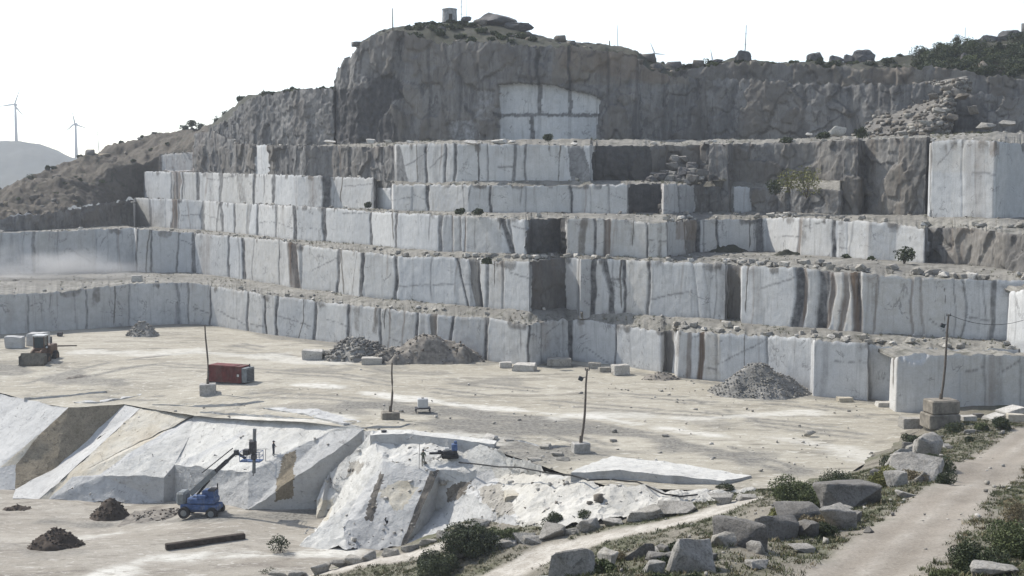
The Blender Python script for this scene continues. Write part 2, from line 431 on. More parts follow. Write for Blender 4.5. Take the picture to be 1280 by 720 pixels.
    h1, e1 = cells(5.5, 7.5, seed); h2, e2 = cells(2.2, 3.2, seed + 3); h3, e3 = cells(.9, 1.6, seed + 5)
    if old > .5 or (relm > .5).mean() > .15:
        cr_ = np.maximum((1 - sstep(.02, .07, e1)) * .75, (1 - sstep(.03, .09, e2)) * .5 * (h1 > -.2)); dark = np.maximum(dark, cr_ * np.clip(oldm, 0, 1) * (vn(nb * .25) > -.35)); wm = wm + (h1 * .5 + h2 * .3) * (oldm > .5); dark = np.maximum(dark, np.clip(oldm, 0, 1) * np.clip(h1 * 1.0 + h2 * .5, 0, .45))
    rel = 1.5 * h1 + .6 * h2 + .15 * h3 + .3 * fbm(np.stack([X * .2, Y * .2, Z * .14], -1) + seed, 4) + .2 * fbm(nb * .8, 3)
    off += np.clip(relm, 0, 1) * rel * .75
    tp = sstep(.975, 1.0, v) * (.05 + .2 * np.abs(fbm(np.stack([X * .9, Y * .9, X * 0], -1), 2)))
    off = off - tp
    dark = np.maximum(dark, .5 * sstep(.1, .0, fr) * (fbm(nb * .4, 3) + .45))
    V = np.stack([X + nx[:, None] * off, Y + ny[:, None] * off, Z], -1)
    F = grid_faces(N, M)
    WALLS[key] = dict(top=V[:, -1, :].copy(), T=T, px=pxb, off=V[:, -1, :2] - np.stack([x, y], -1))
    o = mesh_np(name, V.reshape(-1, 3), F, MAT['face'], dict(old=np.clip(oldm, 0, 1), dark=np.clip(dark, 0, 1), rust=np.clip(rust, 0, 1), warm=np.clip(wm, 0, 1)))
    return tag(o, label, cat, kind='thing')

def foot(*keys):
    """foot lines of the walls that stand behind a terrace, by bearing"""
    q = np.concatenate([WALLS[k]['T'][:, :3] for k in keys]); q = q[np.argsort(q[:, 0])]
    return q

TERR = []
def terrace(key, behind, zb, mat='terrace', ext=3.0, name='terrace', bump=.3, shelf=None):
    bump *= .5
    W = WALLS[key]; top = W['top']; q = foot(*behind) if not isinstance(behind, np.ndarray) else behind
    px, _ = proj(top)
    bx = np.interp(px, q[:, 0], q[:, 1]); by = np.interp(px, q[:, 0], q[:, 2])
    dx, dy = bx - top[:, 0], by - top[:, 1]; ln = np.hypot(dx, dy) + 1e-6
    sgn = np.where(dy > .3, 1, 0); bx = np.where(sgn, bx, top[:, 0]); by = np.where(sgn, by, top[:, 1] + .3)
    bx, by = bx + dx / ln * ext, by + dy / ln * ext
    R_ = 16; s = np.linspace(0, 1, R_)[None, :]
    X = top[:, 0:1] * (1 - s) + bx[:, None] * s; Y = top[:, 1:2] * (1 - s) + by[:, None] * s
    zz = np.minimum(s * 1.6, 1); zz = zz * zz * (3 - 2 * zz)
    Z = top[:, 2:3] * (1 - zz) + zb * zz
    n = fbm(np.stack([X * .35, Y * .35, X * 0 + 2], -1), 4) * bump * 2 + fbm(np.stack([X * 1.3, Y * 1.3, X * 0], -1), 3) * bump
    Z = Z + n * np.minimum(1, s * 8) * (.5 + .5 * np.sin(np.pi * np.clip(s, 0, 1)))
    V = np.stack([X, Y, Z], -1)
    o = mesh_np(name, V.reshape(-1, 3), grid_faces(len(top), R_), MAT[mat], smooth=True)
    tag(o, kind='structure'); TERR.append((key, V)); return o

# rows: left-hand return, then the long face
wall('w1', 'lowest pale granite quarry wall along the back of the quarry floor', 'quarry wall',
     [(-130, 428, 382), (0, 418, 368), (60, 414, 366), (105, 411, 361), (160, 407, 355), (235, 405, 353), (262, 406.5, 357), (309, 413.5, 364), (347, 419, 370), (392, 424.5, 376),
      (437, 431, 381), (475, 436, 385), (520, 441, 391), (565, 446, 395), (612, 451, 397), (660, 457, 407), (672, 455.5, 403), (700, 451, 399), (713, 450, 399), (745, 453.5, 401.5), (770, 456, 406),
      (826, 465, 414), (832, 464, 413), (842, 466, 413), (846, 472, 413), (880, 475, 416), (957, 483, 419.5), (1013, 491, 423), (1016, 495, 425), (1085, 501, 430), (1088, 499, 431), (1124, 502, 435), (1200, 508, 436), (1330, 512, 436)],
     0.0,
     [(35, 3, .5), (55, 1, .2), (108, 3, .6), (162, 3, .45), (222, 5, .55), (235, 3, .5), (263, 3.2, .75), (310, 3.5, .75), (330, 3, .8, 2), (346, 4, .9), (393, 4.5, .75), (435, 4, .8, -1),
      (475, 3, .7), (521, 4.5, .85), (542, 12, .55, 0, 'o'), (566, 5, .85, -1, 'd', -2), (608, 7, .8), (661, 3.5, .85), (677, 2, .4), (704, 2, .3), (713, 6.5, .85), (770, 3.5, .7), (835, 14, .75, 0, 'o'),
      (846, 2, .3), (862, 7, .5, 0, 'b'), (878, 8, .95, -2, 'b'), (896, 3, .25), (959, 2.5, .5), (1015, 1.5, .2), (1087, 3, .5), (1160, 2, .4)],
     [('d', .14, (-140, 236, 350, 430)), ('d', .5, (219, 226, 378, 408)), ('o', .35, (664, 712, 398, 460)), ('w', .55, (878, 900, 415, 480)), ('o', .35, (884, 905, 440, 480)), ('w', .3, (530, 560, 390, 420))], seed=3)  # left return and right-turned bay darkened, shade put into the colour

wall('w2', 'second pale granite quarry wall up from the floor, with a dark corner near its middle', 'quarry wall',
     [(-130, 344, 296), (0, 342, 291), (60, 341, 289), (110, 340, 287), (168, 338.5, 285), (172, 340, 286), (222, 340.5, 290), (242, 341, 291), (287, 346.5, 295), (350, 356, 300), (370, 360, 305), (422, 366, 312), (453, 370.5, 314.5),
      (497, 374.5, 320), (565, 380, 322), (602, 383, 325), (662, 389, 327.5), (668, 387, 326), (706, 384.5, 322), (722, 386, 322), (726, 389, 324), (742, 388.5, 323), (780, 390.5, 325), (810, 393, 326), (907, 400, 330), (911, 398, 331), (924, 399, 332), (927, 403, 332),
      (995, 409, 335), (1027, 411.5, 339), (1075, 416, 341), (1120, 418, 346), (1175, 421, 348), (1240, 424, 350), (1330, 428, 352)],
     8.0,
     [(42, 5, .6), (25, 8, .4, 0, 'o'), (70, 3, .2), (120, 2, .25), (171, 3, .7), (189, 3, .7), (222, 2.5, .6), (242, 5, .7), (286, 3, .7), (303, 3.5, .8, 3), (349, 3, .75), (364, 13, .8, 6, 'b'), (366, 8, .9, 4), (376, 3, .2), (423, 5, .75), (454, 5, .85),
      (496, 5.5, .8), (571, 3, .8, 15), (590, 15, .75, 9, 'o'), (597, 5, .8, 5), (610, 4, .5), (629, 3, .4), (663, 2, .5), (724, 2, .5), (742, 9, .9), (755, 8, .9, 9, 'd', 2), (752, 4, .5, 14), (780, 5, .8), (811, 5, .7), (866, 2, .3, 8), (880, 2, .25, 8), (890, 2, .2, -8),
      (917, 19, .6, 0, 'o'), (908, 3, .55), (926, 2, .7), (998, 12, .95, -6, 'd', 4), (1004, 8, .7, -5, 'b', 4), (1030, 17, .95, -5, 'd', 2), (1038, 9, .8, -8, 'b', 6), (1066, 14, .85, 4, 'b', 3), (1057, 9, .5, -8, 'b', 4), (1074, 7, .95, 1, 'd'), (1098, 3, .35, -6, 'b'), (1140, 4, .35, 0, 'b'), (1151, 4, .25, 3, 'b'), (1204, 3, .5, -4, 'd', 5), (1243, 8, .6, -4)],
     [('d', .5, (664, 708, 318, 395)), ('o', .75, (664, 708, 318, 395)), ('o', .25, (-140, 45, 285, 350)), ('d', .22, (724, 741, 318, 395)), ('d', .12, (45, 170, 284, 342)), ('w', .5, (1040, 1180, 340, 425)), ('d', .25, (-140, 30, 290, 345)),  # corner patch: shade of the right-turned face put into the colour
      ('o', .38, [(1075, 343), (1260, 350), (1260, 372), (1180, 362), (1075, 352)]), ('b', .35, (1056, 1074, 340, 365))], seed=5, warm=.16)

wall('w3', 'third pale granite quarry wall, cut by a wide black bay left of centre with shade painted on', 'quarry wall',
     [(168, 285, 255), (170, 281.5, 247), (217, 285.5, 249), (252, 287, 250), (292, 291, 254), (322, 294, 255), (367, 299.5, 257), (407, 302, 259), (462, 306, 265), (495, 310, 266), (552, 314, 269), (585, 315.5, 270), (640, 318, 273), (658, 319, 274.5), (663, 317.5, 274), (704, 316, 273), (708, 319, 273),
      (744, 320, 273), (785, 321, 275), (807, 322, 279), (834, 322.5, 278), (838, 320, 277), (872, 316, 275), (942, 314, 274), (957, 314, 272), (1000, 318.5, 272), (1045, 321.5, 275), (1085, 324.5, 277), (1120, 326, 280), (1156, 328.5, 286), (1159, 326.5, 283), (1212, 331, 285), (1255, 337, 292), (1330, 345, 294)],
     16.5,
     [(188, 3, .5), (207, 2, .2), (217, 8, .75, 0, 'b'), (222, 4, .5), (253, 5, .6), (277, 5, .7), (293, 3.5, .7), (311, 5, .4), (322, 3, .6), (345, 3, .6), (369, 6.5, .9, 1), (404, 6, .9, 2), (463, 3.5, .8), (495, 4, .8), (551, 5, .65), (566, 3, .5, 1, 'b'), (575, 2.5, .55, 2, 'b'), (582, 2, .5, 0, 'b'),
      (628, 9, .85, 14), (637, 4, .6, 6), (658, 2, .3), (708, 2, .3), (744, 4.5, .85), (759, 9, .6, 0, 'b'), (756, 3, .5), (809, 3.5, .85), (834, 3, .6), (872, 7, .85), (879, 3, .4), (896, 4.5, .8, 1), (950, 13, .7), (943, 2, .4), (1000, 6, .6, -2, 'b'), (1043, 5, .8), (1059, 2, .3), (1157, 3, .6), (1186, 3, .6), (1255, 3, .3)],
     [('d', .82, (658, 708, 262, 325)), ('o', .8, (658, 708, 262, 325)), ('o', .65, (858, 872, 270, 325)), ('b', .5, (846, 872, 272, 300)), ('o', .85, (1159, 1340, 270, 350)), ('d', .5, (1256, 1340, 285, 350)), ('w', .45, (700, 835, 270, 325)), ('o', .35, (1070, 1085, 276, 288)), ('d', .5, (1111, 1122, 278, 290))], seed=8)  # right-turned bay: its shade is put into the rock colour as black

wall('w3l', 'dark weathered low rock face under the earth slope at the far left', 'rock face',
     [(-130, 296, 275, 1), (0, 300, 272, 1), (40, 308, 268, 1), (72, 318, 264, 1), (110, 332, 258, 1), (150, 350, 250, 1), (185, 366, 250, 1)], 16.5,
     [(30, 3, .4), (72, 3, .5), (104, 3, .5)], [('d', .35, (100, 190, 240, 300))], old=.9, seed=11, rough=.3, chip=.6)

wall('w4', 'fourth row of pale granite blocks, low wall in the middle of the benches', 'quarry wall',
     [(178, 372, 216, 1), (182, 356, 214, 1), (255, 325, 215.5, 1), (322, 291, 217, 1), (370, 267, 219, 1), (403, 259.5, 220, 1), (416, 260, 221, 1), (467, 246, 222, 1), (471, 249, 224, 1), (489, 249, 228, 1), (492, 235, 230.5, 1), (535, 229, 230.5, 1), (585, 221, 231, 1), (660, 216, 231.5, 1), (712, 214, 231.5, 1), (785, 209, 230, 1), (789, 213, 230, 1), (826, 213, 229, 1), (830, 208, 230, 1), (880, 221, 232, 1), (955, 219, 233.5, 1), (1016, 210, 236, 1), (1050, 206, 237, 1), (1060, 211, 238, 1)],
     23.0,
     [(215, 2, .5), (221, 10, .6, 0, 'b'), (228, 2, .7), (247, 3, .7), (276, 5, .6), (317, 3, .7), (341, 3.5, .75), (371, 2, .3), (409, 13, .75), (467, 3, .5), (535, 5, .8), (516, 2, .3), (613, 5, .8), (657, 2, .3), (713, 3.5, .8), (738, 2, .3), (761, 2, .4), (785, 2, .5), (849, 4, .5), (880, 16, .5, 0, 'o'), (905, 4, .5), (936, 4, .4), (970, 3, .5), (985, 3, .5)],
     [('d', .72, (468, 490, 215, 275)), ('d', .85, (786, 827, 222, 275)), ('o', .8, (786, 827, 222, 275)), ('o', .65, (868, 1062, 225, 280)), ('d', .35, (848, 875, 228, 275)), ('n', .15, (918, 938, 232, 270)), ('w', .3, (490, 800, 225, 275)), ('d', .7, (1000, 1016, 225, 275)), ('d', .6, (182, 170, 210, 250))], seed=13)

wall('w5', 'upper quarry wall of streaked rock with pale cut blocks beside a dark bay', 'quarry wall',
     [(200, 360, 193, 1), (241, 348, 190, 1), (243, 342, 166, 1), (267, 332, 164, 1), (300, 313, 180, 1), (345, 284, 181.5, 1), (380, 268, 182, 1), (417, 263, 182, 1), (460, 252, 184, 1), (492, 243, 182, 1), (496, 236, 180, 1), (567, 225, 179, 1), (645, 219, 180, 1), (705, 217, 182, 1), (738, 214, 182, 1), (742, 222, 182, 1), (806, 222, 182, 1), (830, 226, 182, 1), (876, 226, 181, 1), (882, 222, 180, 1), (911, 219, 180, 1), (915, 222, 180, 1), (960, 220, 179, 1), (1020, 215, 178, 1), (1052, 208, 174, 1), (1072, 206, 173, 1), (1078, 209, 175, 1), (1110, 203, 173, 1), (1140, 199, 172, 1), (1158, 197, 172, 1), (1164, 200, 172, 1)],
     23.0,
     [(300, 3, .4), (318, 4, .5), (345, 4, .5), (380, 5, .4), (417, 3, .3), (458, 5, .4), (492, 5, .5), (533, 3.5, .75), (557, 3, .7, 0), (569, 5.5, .75), (610, 2.5, .5), (643, 5, .65, -3), (656, 4, .65), (738, 2, .3), (882, 3, .4), (912, 3, .3), (1047, 5, .6, 2), (1052, 3, .4), (1140, 6, .5, -4), (1158, 4, .7)],
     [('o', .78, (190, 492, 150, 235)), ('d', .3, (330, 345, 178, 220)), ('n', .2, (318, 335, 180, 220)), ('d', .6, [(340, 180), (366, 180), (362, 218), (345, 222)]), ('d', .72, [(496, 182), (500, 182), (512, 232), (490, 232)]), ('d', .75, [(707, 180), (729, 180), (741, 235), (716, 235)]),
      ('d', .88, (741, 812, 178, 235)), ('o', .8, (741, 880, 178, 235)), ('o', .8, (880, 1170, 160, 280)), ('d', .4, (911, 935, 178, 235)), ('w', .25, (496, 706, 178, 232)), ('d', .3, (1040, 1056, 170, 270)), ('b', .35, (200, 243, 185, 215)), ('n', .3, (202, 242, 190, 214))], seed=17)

wall('w5r', 'large smooth pale granite face at the far right under the boulder slope', 'quarry wall',
     [(1159, 200, 180, 1), (1163, 190, 177, 1), (1190, 187.5, 174, 1), (1243, 182, 176, 1), (1247, 182.5, 177, 1), (1283, 189, 180, 1), (1340, 200, 184, 1)], 23.0,
     [(1163, 3, .6), (1203, 1.5, .25), (1245, 2, .2)], [('b', .5, (1238, 1249, 177, 195)), ('d', .12, (1247, 1345, 170, 280)), ('w', .35, (1160, 1246, 178, 215))], seed=19, warm=.05, rough=.06, chip=.2)

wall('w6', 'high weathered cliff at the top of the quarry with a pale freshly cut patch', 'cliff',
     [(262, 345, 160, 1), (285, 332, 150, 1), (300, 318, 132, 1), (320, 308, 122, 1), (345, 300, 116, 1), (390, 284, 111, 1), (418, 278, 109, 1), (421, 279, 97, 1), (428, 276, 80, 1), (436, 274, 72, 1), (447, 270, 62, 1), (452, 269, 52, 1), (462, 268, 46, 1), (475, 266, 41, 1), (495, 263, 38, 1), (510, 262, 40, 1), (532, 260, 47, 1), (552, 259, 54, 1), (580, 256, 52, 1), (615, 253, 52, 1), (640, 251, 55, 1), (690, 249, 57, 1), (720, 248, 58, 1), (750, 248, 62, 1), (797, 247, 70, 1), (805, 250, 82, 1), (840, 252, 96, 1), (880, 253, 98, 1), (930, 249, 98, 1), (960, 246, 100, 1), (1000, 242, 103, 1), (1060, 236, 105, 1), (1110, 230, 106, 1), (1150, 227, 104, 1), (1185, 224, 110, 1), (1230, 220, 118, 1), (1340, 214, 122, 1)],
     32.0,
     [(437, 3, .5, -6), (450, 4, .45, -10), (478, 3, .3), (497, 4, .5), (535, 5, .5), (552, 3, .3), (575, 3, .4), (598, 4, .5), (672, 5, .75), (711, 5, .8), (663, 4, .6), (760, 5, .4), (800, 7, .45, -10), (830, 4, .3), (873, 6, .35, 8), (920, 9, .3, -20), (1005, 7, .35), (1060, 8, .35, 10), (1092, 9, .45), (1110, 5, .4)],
     [('d', 1.0, [(470, 98), (485, 90), (505, 108), (505, 122), (488, 128), (500, 178), (416, 178), (417, 112), (460, 110)]), ('n', .16, [(623, 107), (640, 104), (672, 105), (693, 107), (711, 113), (740, 118), (750, 124), (750, 140), (747, 142), (746, 185), (623, 185)]),  # first patch paints a shaded recess into the rock colour
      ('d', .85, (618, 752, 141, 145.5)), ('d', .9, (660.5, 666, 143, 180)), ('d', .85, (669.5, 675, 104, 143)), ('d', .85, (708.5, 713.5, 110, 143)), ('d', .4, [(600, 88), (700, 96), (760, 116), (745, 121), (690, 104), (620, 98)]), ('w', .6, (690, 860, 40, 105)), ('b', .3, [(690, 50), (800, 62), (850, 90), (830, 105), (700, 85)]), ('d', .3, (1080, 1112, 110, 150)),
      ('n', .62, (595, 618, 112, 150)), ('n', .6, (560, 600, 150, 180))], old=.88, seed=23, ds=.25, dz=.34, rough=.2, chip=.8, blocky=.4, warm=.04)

# ledge of boulders and broken rock above the right half of the cliff
wall('w7', 'brownish broken rock ledge above the right half of the cliff', 'rock face',
     [(830, 270, 90, 1), (862, 268, 86, 1), (905, 266, 78, 1), (930, 264, 77, 1), (960, 262, 79, 1), (1000, 259, 80, 1), (1050, 255, 83, 1), (1100, 251, 84, 1), (1140, 247, 84, 1), (1165, 246, 82, 1), (1230, 242, 95, 1), (1340, 236, 100, 1)], 44.0,
     [(905, 3, .3), (1040, 6, .4), (1120, 4, .3), (1085, 3, .3)], [('b', .25, (1085, 1145, 80, 105)), ('w', .6, (1090, 1145, 80, 105))], old=.8, seed=29, ds=.32, dz=.4, rough=.3, chip=.8, blocky=.5, warm=.5)

# two free-standing benches at the right edge
def bench(label, rows, zb, seams, patches, back, seed, **kw):
    o = wall('b%d' % seed, label, 'rock bench', rows, zb, seams, patches, seed=seed, name='granite_bench', **kw)
    W = WALLS['b%d' % seed]['top']; n = len(W)
    bx = W[:, 0] + 1.0; by = np.maximum(back, W[:, 1] + .1)
    s = np.linspace(0, 1, 10)[None, :]
    V = np.stack([W[:, :1] + s * 0 * W[:, :1], W[:, 1:2] * (1 - s) + by[:, None] * s, W[:, 2:3] + .25 * fbm(np.stack([W[:, :1] + s * 0, W[:, 1:2] * (1 - s) + by[:, None] * s, s * 0 + W[:, :1] * 0], -1) * .7, 3) * np.minimum(1, s * 6)], -1)
    t = mesh_np('bench_top', V.reshape(-1, 3), grid_faces(n, 10), MAT['terrace'], parent=o, smooth=True)
    return o
bench('broad pale granite bench with a chipped corner behind the tall lamp pole', [(1119, 163.5, 438, 1), (1121, 153, 446, 1), (1128, 151, 446, 1), (1150, 150.4, 443, 1), (1200, 150, 442, 1), (1260, 149.3, 444, 1), (1290, 149, 446, 1), (1400, 148, 446, 1)], 0.0,
      [(1232, 2.5, .35), (1275, 2, .3), (1200, 1.5, .12)], [('w', .5, (1200, 1410, 440, 520)), ('n', 0, [(1120, 440), (1165, 440), (1150, 456), (1128, 450)]), ('o', .3, [(1180, 443), (1290, 450), (1290, 475), (1230, 470)])], 164, 31, warm=.3, blocky=.15)
bench('narrow sunlit granite bench cut off by the right edge of the view', [(1263, 163, 366, 1), (1266, 156, 364, 1), (1290, 152, 361, 1), (1400, 148, 360, 1)], 8.0, [(1290, 3, .4)], [], 164, 33, blocky=.15)

terrace('w1', ('w2',), 8.0, bump=.3)
terrace('w2', ('w3l', 'w3'), 16.5, bump=.35)
q4 = np.concatenate([rows3([(168, 380, 214, 1)], 23)[:, :3], WALLS['w4']['T'][:-1, :3], rows3([(1075, 209, 200, 1), (1158, 197, 200, 1)], 23)[:, :3], WALLS['w5r']['T'][1:4, :3], rows3([(1340, 195, 200, 1)], 23)[:, :3]])
terrace('w3', q4, 23.0, bump=.35)
terrace('w4', np.concatenate([WALLS['w5']['T'][:, :3]]), 28.6, ext=1.5, bump=.2)
terrace('w5', WALLS['w6']['T'][:, :3], 36.5, bump=.5)
terrace('w5r', WALLS['w6']['T'][:, :3], 36.5, bump=.5)

# ------------------------------------------------------------------ hills
def sheet(name, tabs, mat, n=240, m=40, amp=.8, sc=.12, kind='structure', fine=.3, px0=None, px1=None):
    """surface through survey lines: each line is [(px, y, d), ...], nearest first"""
    a = min(t[0][0] for t in tabs) if px0 is None else px0; b = max(t[-1][0] for t in tabs) if px1 is None else px1
    if b >= 1330: b = 1700; n = int(n * 1.4)
    if a <= -130 and b < 1000: a = -420; n = int(n * 1.4)
    px = np.linspace(a, b, n); lines = []
    for t in tabs:
        t = np.array(t, float); yy = np.interp(px, t[:, 0], t[:, 1]); dd = np.interp(px, t[:, 0], t[:, 2])
        lines.append(np.array([P(u, v, d=w) for u, v, w in zip(px, yy, dd)]))
    Lw = np.array(lines); k = len(tabs) - 1; s = np.linspace(0, k, m); i = np.minimum(s.astype(int), k - 1); f = (s - i)[:, None, None]
    V = Lw[i] * (1 - f) + Lw[i + 1] * f                       # m,n,3
    V = V.transpose(1, 0, 2)
    nz = fbm(V * np.array([1, 1, .3]) * sc, 4) * amp * 2 + fbm(V * sc * 6, 3) * fine * 2
    V[..., 2] += nz
    o = mesh_np(name, V.reshape(-1, 3), grid_faces(n, m), MAT[mat], smooth=True)
    return tag(o, kind=kind), V

_, HILL_TOP = sheet('hill', [[(260, 174, 349), (300, 147, 320), (345, 128, 302), (418, 121, 280), (422, 108, 281), (436, 84, 276), (452, 64, 271), (475, 53, 268), (510, 52, 264), (532, 59, 262), (552, 66, 261), (580, 64, 258), (640, 67, 253), (690, 69, 251), (750, 74, 250), (797, 82, 249), (808, 95, 252), (840, 108, 254)],
                [(260, 158, 360), (300, 125, 340), (345, 114, 320), (417, 107, 296), (428, 88, 292), (452, 54, 285), (475, 40, 284), (500, 35, 284), (540, 30, 285), (575, 27, 286), (600, 24, 287), (640, 32, 284), (665, 42, 280), (690, 47, 276), (750, 55, 272), (797, 67, 268), (815, 79, 270), (840, 85, 272)],
                [(260, 175, 400), (345, 135, 380), (417, 118, 360), (475, 60, 360), (600, 40, 350), (690, 62, 340), (797, 90, 330), (840, 100, 320)]], 'scrub', amp=.7, n=300)
_, HILL_R = sheet('hill', [[(790, 91, 262), (840, 97, 270), (905, 87, 270), (930, 86, 268), (1000, 89, 263), (1100, 94, 255), (1165, 92, 250), (1230, 105, 246), (1340, 111, 240)],
                [(790, 76, 280), (840, 84, 282), (905, 77, 280), (930, 75, 279), (960, 76, 278), (1040, 79, 276), (1100, 77, 275), (1160, 69, 275), (1200, 60, 275), (1240, 51, 276), (1280, 42, 278), (1340, 32, 280)],
                [(790, 95, 330), (930, 95, 330), (1100, 95, 330), (1200, 80, 330), (1340, 60, 330)]], 'scrub', amp=.7, n=300)
_, HILL_L = sheet('hill', [[(-130, 279, 298), (0, 274, 302), (72, 266, 320), (110, 260, 334), (150, 252, 352), (186, 250, 368), (235, 222, 350), (262, 205, 345), (300, 182, 326), (330, 176, 312)],
                [(-130, 266, 315), (0, 256, 322), (60, 236, 335), (110, 222, 348), (150, 210, 358), (200, 190, 366), (240, 176, 358), (275, 165, 350), (300, 158, 336), (330, 150, 318)],
                [(-130, 262, 330), (0, 243, 340), (28, 222, 352), (85, 206, 365), (107, 196, 372), (125, 189, 378), (150, 180, 384), (175, 172, 388), (212, 165, 390), (230, 162, 390), (275, 157, 385), (290, 144, 372), (303, 128, 360), (330, 117, 340)],
                [(-130, 290, 430), (100, 250, 450), (330, 150, 420)]], 'leftslope', amp=1.8, n=330, m=90, fine=.6)
sheet('distant_hill', [[(-200, 262, 1500), (330, 262, 1500)], [(-200, 172, 1900), (-40, 176, 1900), (0, 177, 1900), (25, 176, 1900), (52, 180, 1900), (70, 187, 1900), (90, 194, 1900), (130, 200, 1900), (330, 215, 1900)], [(-200, 230, 2400), (330, 235, 2400)]], 'farhill', amp=2.5, sc=.012, fine=1.2, n=200, m=50)
# low ground to the horizon
g = MB(); g.add([(-6000, -3000, -17), (6000, -3000, -17), (6000, 9000, -17), (-6000, 9000, -17)], [(0, 1, 2, 3)])
tag(g.build('ground', MAT['farhill']), kind='structure')
# ------------------------------------------------------------------ quarry floor
def polyline_d(xy, pl):
    pl = np.array(pl); best = np.full(len(xy), 1e9)
    for a, b in zip(pl[:-1], pl[1:]):
        ab = b - a; t = np.clip(((xy - a) @ ab) / (ab @ ab), 0, 1); best = np.minimum(best, np.hypot(*(xy - a - t[:, None] * ab).T))
    return best
def cdt_sheet(name, outline, mat, step, zfun, amp=.12, attrs=None):
    """flat-ish ground sheet inside an outline (xy list)"""
    ol = np.array(outline); x0, y0 = ol.min(0); x1, y1 = ol.max(0)
    gx, gy = np.meshgrid(np.arange(x0, x1, step), np.arange(y0, y1, step))
    gx = gx + RNG.uniform(-.2, .2, gx.shape) * step; gy = gy + RNG.uniform(-.2, .2, gy.shape) * step
    m = inpoly(gx, gy, [tuple(q) for q in ol])
    pts = [tuple(q) for q in ol]; n0 = len(pts)
    # densify the outline
    dn = []
    for i in range(n0):
        a, b = ol[i], ol[(i + 1) % n0]; k = max(1, int(np.hypot(*(b - a)) / step))
        dn += [tuple(a + (b - a) * t / k) for t in range(k)]
    n1 = len(dn)
    allp = [Vector(q) for q in dn] + [Vector((a, b)) for a, b in zip(gx[m], gy[m])]
    r = geometry.delaunay_2d_cdt(allp, [(i, (i + 1) % n1) for i in range(n1)], [list(range(n1))], 1, 1e-4)
    xy = np.array([q[:] for q in r[0]]); V = np.c_[xy, zfun(xy)]
    V[:, 2] += amp * (fbm(np.c_[xy * .12, xy[:, 0] * 0], 4) * 2 + .5 * fbm(np.c_[xy * .9, xy[:, 0] * 0], 3))
    return tag(mesh_np(name, V, [list(f) for f in r[2]], MAT[mat], attrs(xy) if attrs else None, smooth=True), kind='structure'), V

def XY(px, py, z=0): return tuple(P(px, py, z=z)[:2])
RIM = [(-900, 478, -2), (-300, 484, -2), (-90, 490, -2), (0, 492, -2), (85, 511, -2), (155, 506, -2), (175, 510, -2), (243, 519, -1.87), (310, 524, -1.08), (375, 527, -.24), (430, 533), (455, 537), (465, 542), (510, 541), (560, 551), (620, 563), (700, 590), (760, 607), (850, 612), (930, 612), (1000, 608), (1060, 592), (1110, 562), (1200, 545), (1400, 540)]
fl = [XY(*q) for q in RIM] + [(130, 150), (130, 290), (-230, 290)]
def floor_z(q):     # the floor sags towards the left part of the rim
    d = polyline_d(q, [XY(*r) for r in RIM[:8]] + [XY(455, 537, .1)]); w = np.interp(q[:, 0], [XY(243, 519, -1.87)[0], XY(310, 524, -1.08)[0], XY(375, 527, -.24)[0], XY(430, 533)[0]], [1.95, 1.08, .24, 0])
    return -w * (1 - sstep(0, 22, d))
def band(q, pl, w, wig=1.5):
    return 1 - sstep(w * .4, w, polyline_d(q, [XY(*r) for r in pl]) + wig * fbm(np.c_[q * .18, q[:, 0] * 0], 4) * 2)
def floor_attrs(q):
    grit = np.maximum.reduce([band(q, [(440, 505), (560, 513), (640, 522), (740, 536), (860, 556), (960, 575), (1010, 592)], 3.2, 3), band(q, [(520, 528), (600, 534), (680, 538)], 4, 3), band(q, [(600, 556), (680, 562)], 5, 4), band(q, [(640, 580), (760, 566)], 3, 3) * .7,
        band(q, [(0, 455), (60, 462), (130, 470)], 2.5, 3) * .8, band(q, [(262, 406), (347, 420), (437, 432), (520, 443), (610, 452)], 4.5, 2) * .85, band(q, [(160, 408), (235, 407)], 4, 2) * .7, band(q, [(700, 455), (850, 474), (1000, 494), (1120, 506)], 2.6, 2) * .8, band(q, [(0, 508), (85, 492), (170, 486)], 2, 2) * .6, band(q, [(380, 462), (500, 465), (640, 478)], 2.2, 4) * .6, band(q, [(760, 520), (900, 530), (1020, 540)], 3, 4) * .55, band(q, [(320, 500), (430, 512), (480, 520)], 2.5, 3) * .7])
    ruts = np.zeros(len(q))
    for pl in ([(60, 470), (200, 455), (420, 470), (640, 500), (900, 520), (1040, 535)], [(120, 480), (330, 488), (520, 508), (720, 528), (900, 560), (1000, 590)], [(300, 430), (500, 470), (700, 490), (1000, 505), (1090, 520)], [(40, 465), (240, 440), (420, 445)], [(560, 505), (700, 545), (760, 560)], [(860, 500), (950, 530), (1080, 545)]):
        a = np.array([XY(*r) for r in pl]); 
        for o_ in (-1.1, 1.1): ruts = np.maximum(ruts, (1 - sstep(.2, .75, polyline_d(q + .6 * fbm(np.c_[q * .1, q[:, 0] * 0], 2)[:, None], a + (o_ * .6, o_)))) * .95 * (fbm(np.c_[q * .15, q[:, 0] * 0 + 3], 3) > -.15))
    chalk = np.maximum.reduce([band(q, [(340, 478), (420, 484), (520, 500), (640, 512), (760, 524), (900, 545)], 1.8, 1.5), band(q, [(980, 545), (1050, 560), (1085, 578)], 2.2, 3) * .55, band(q, [(100, 440), (250, 440), (420, 452)], 4, 3) * .7, band(q, [(700, 520), (860, 524), (1000, 515)], 2, 2) * .7, band(q, [(230, 508), (330, 514), (420, 524)], 3.5, 2) * .9, band(q, [(520, 546), (600, 552)], 2.5, 2) * .6])
    return dict(grit=np.maximum(grit * (1 - .6 * chalk), ruts), chalk=chalk)
def PF(px, py):
    z = 0.0
    for _ in range(5): z = float(floor_z(np.array([P(px, py, z=z)[:2]]))[0])
    return P(px, py, z=z)
_, FLV = cdt_sheet('quarry_floor', fl, 'floor', .8, floor_z, .09, attrs=floor_attrs)

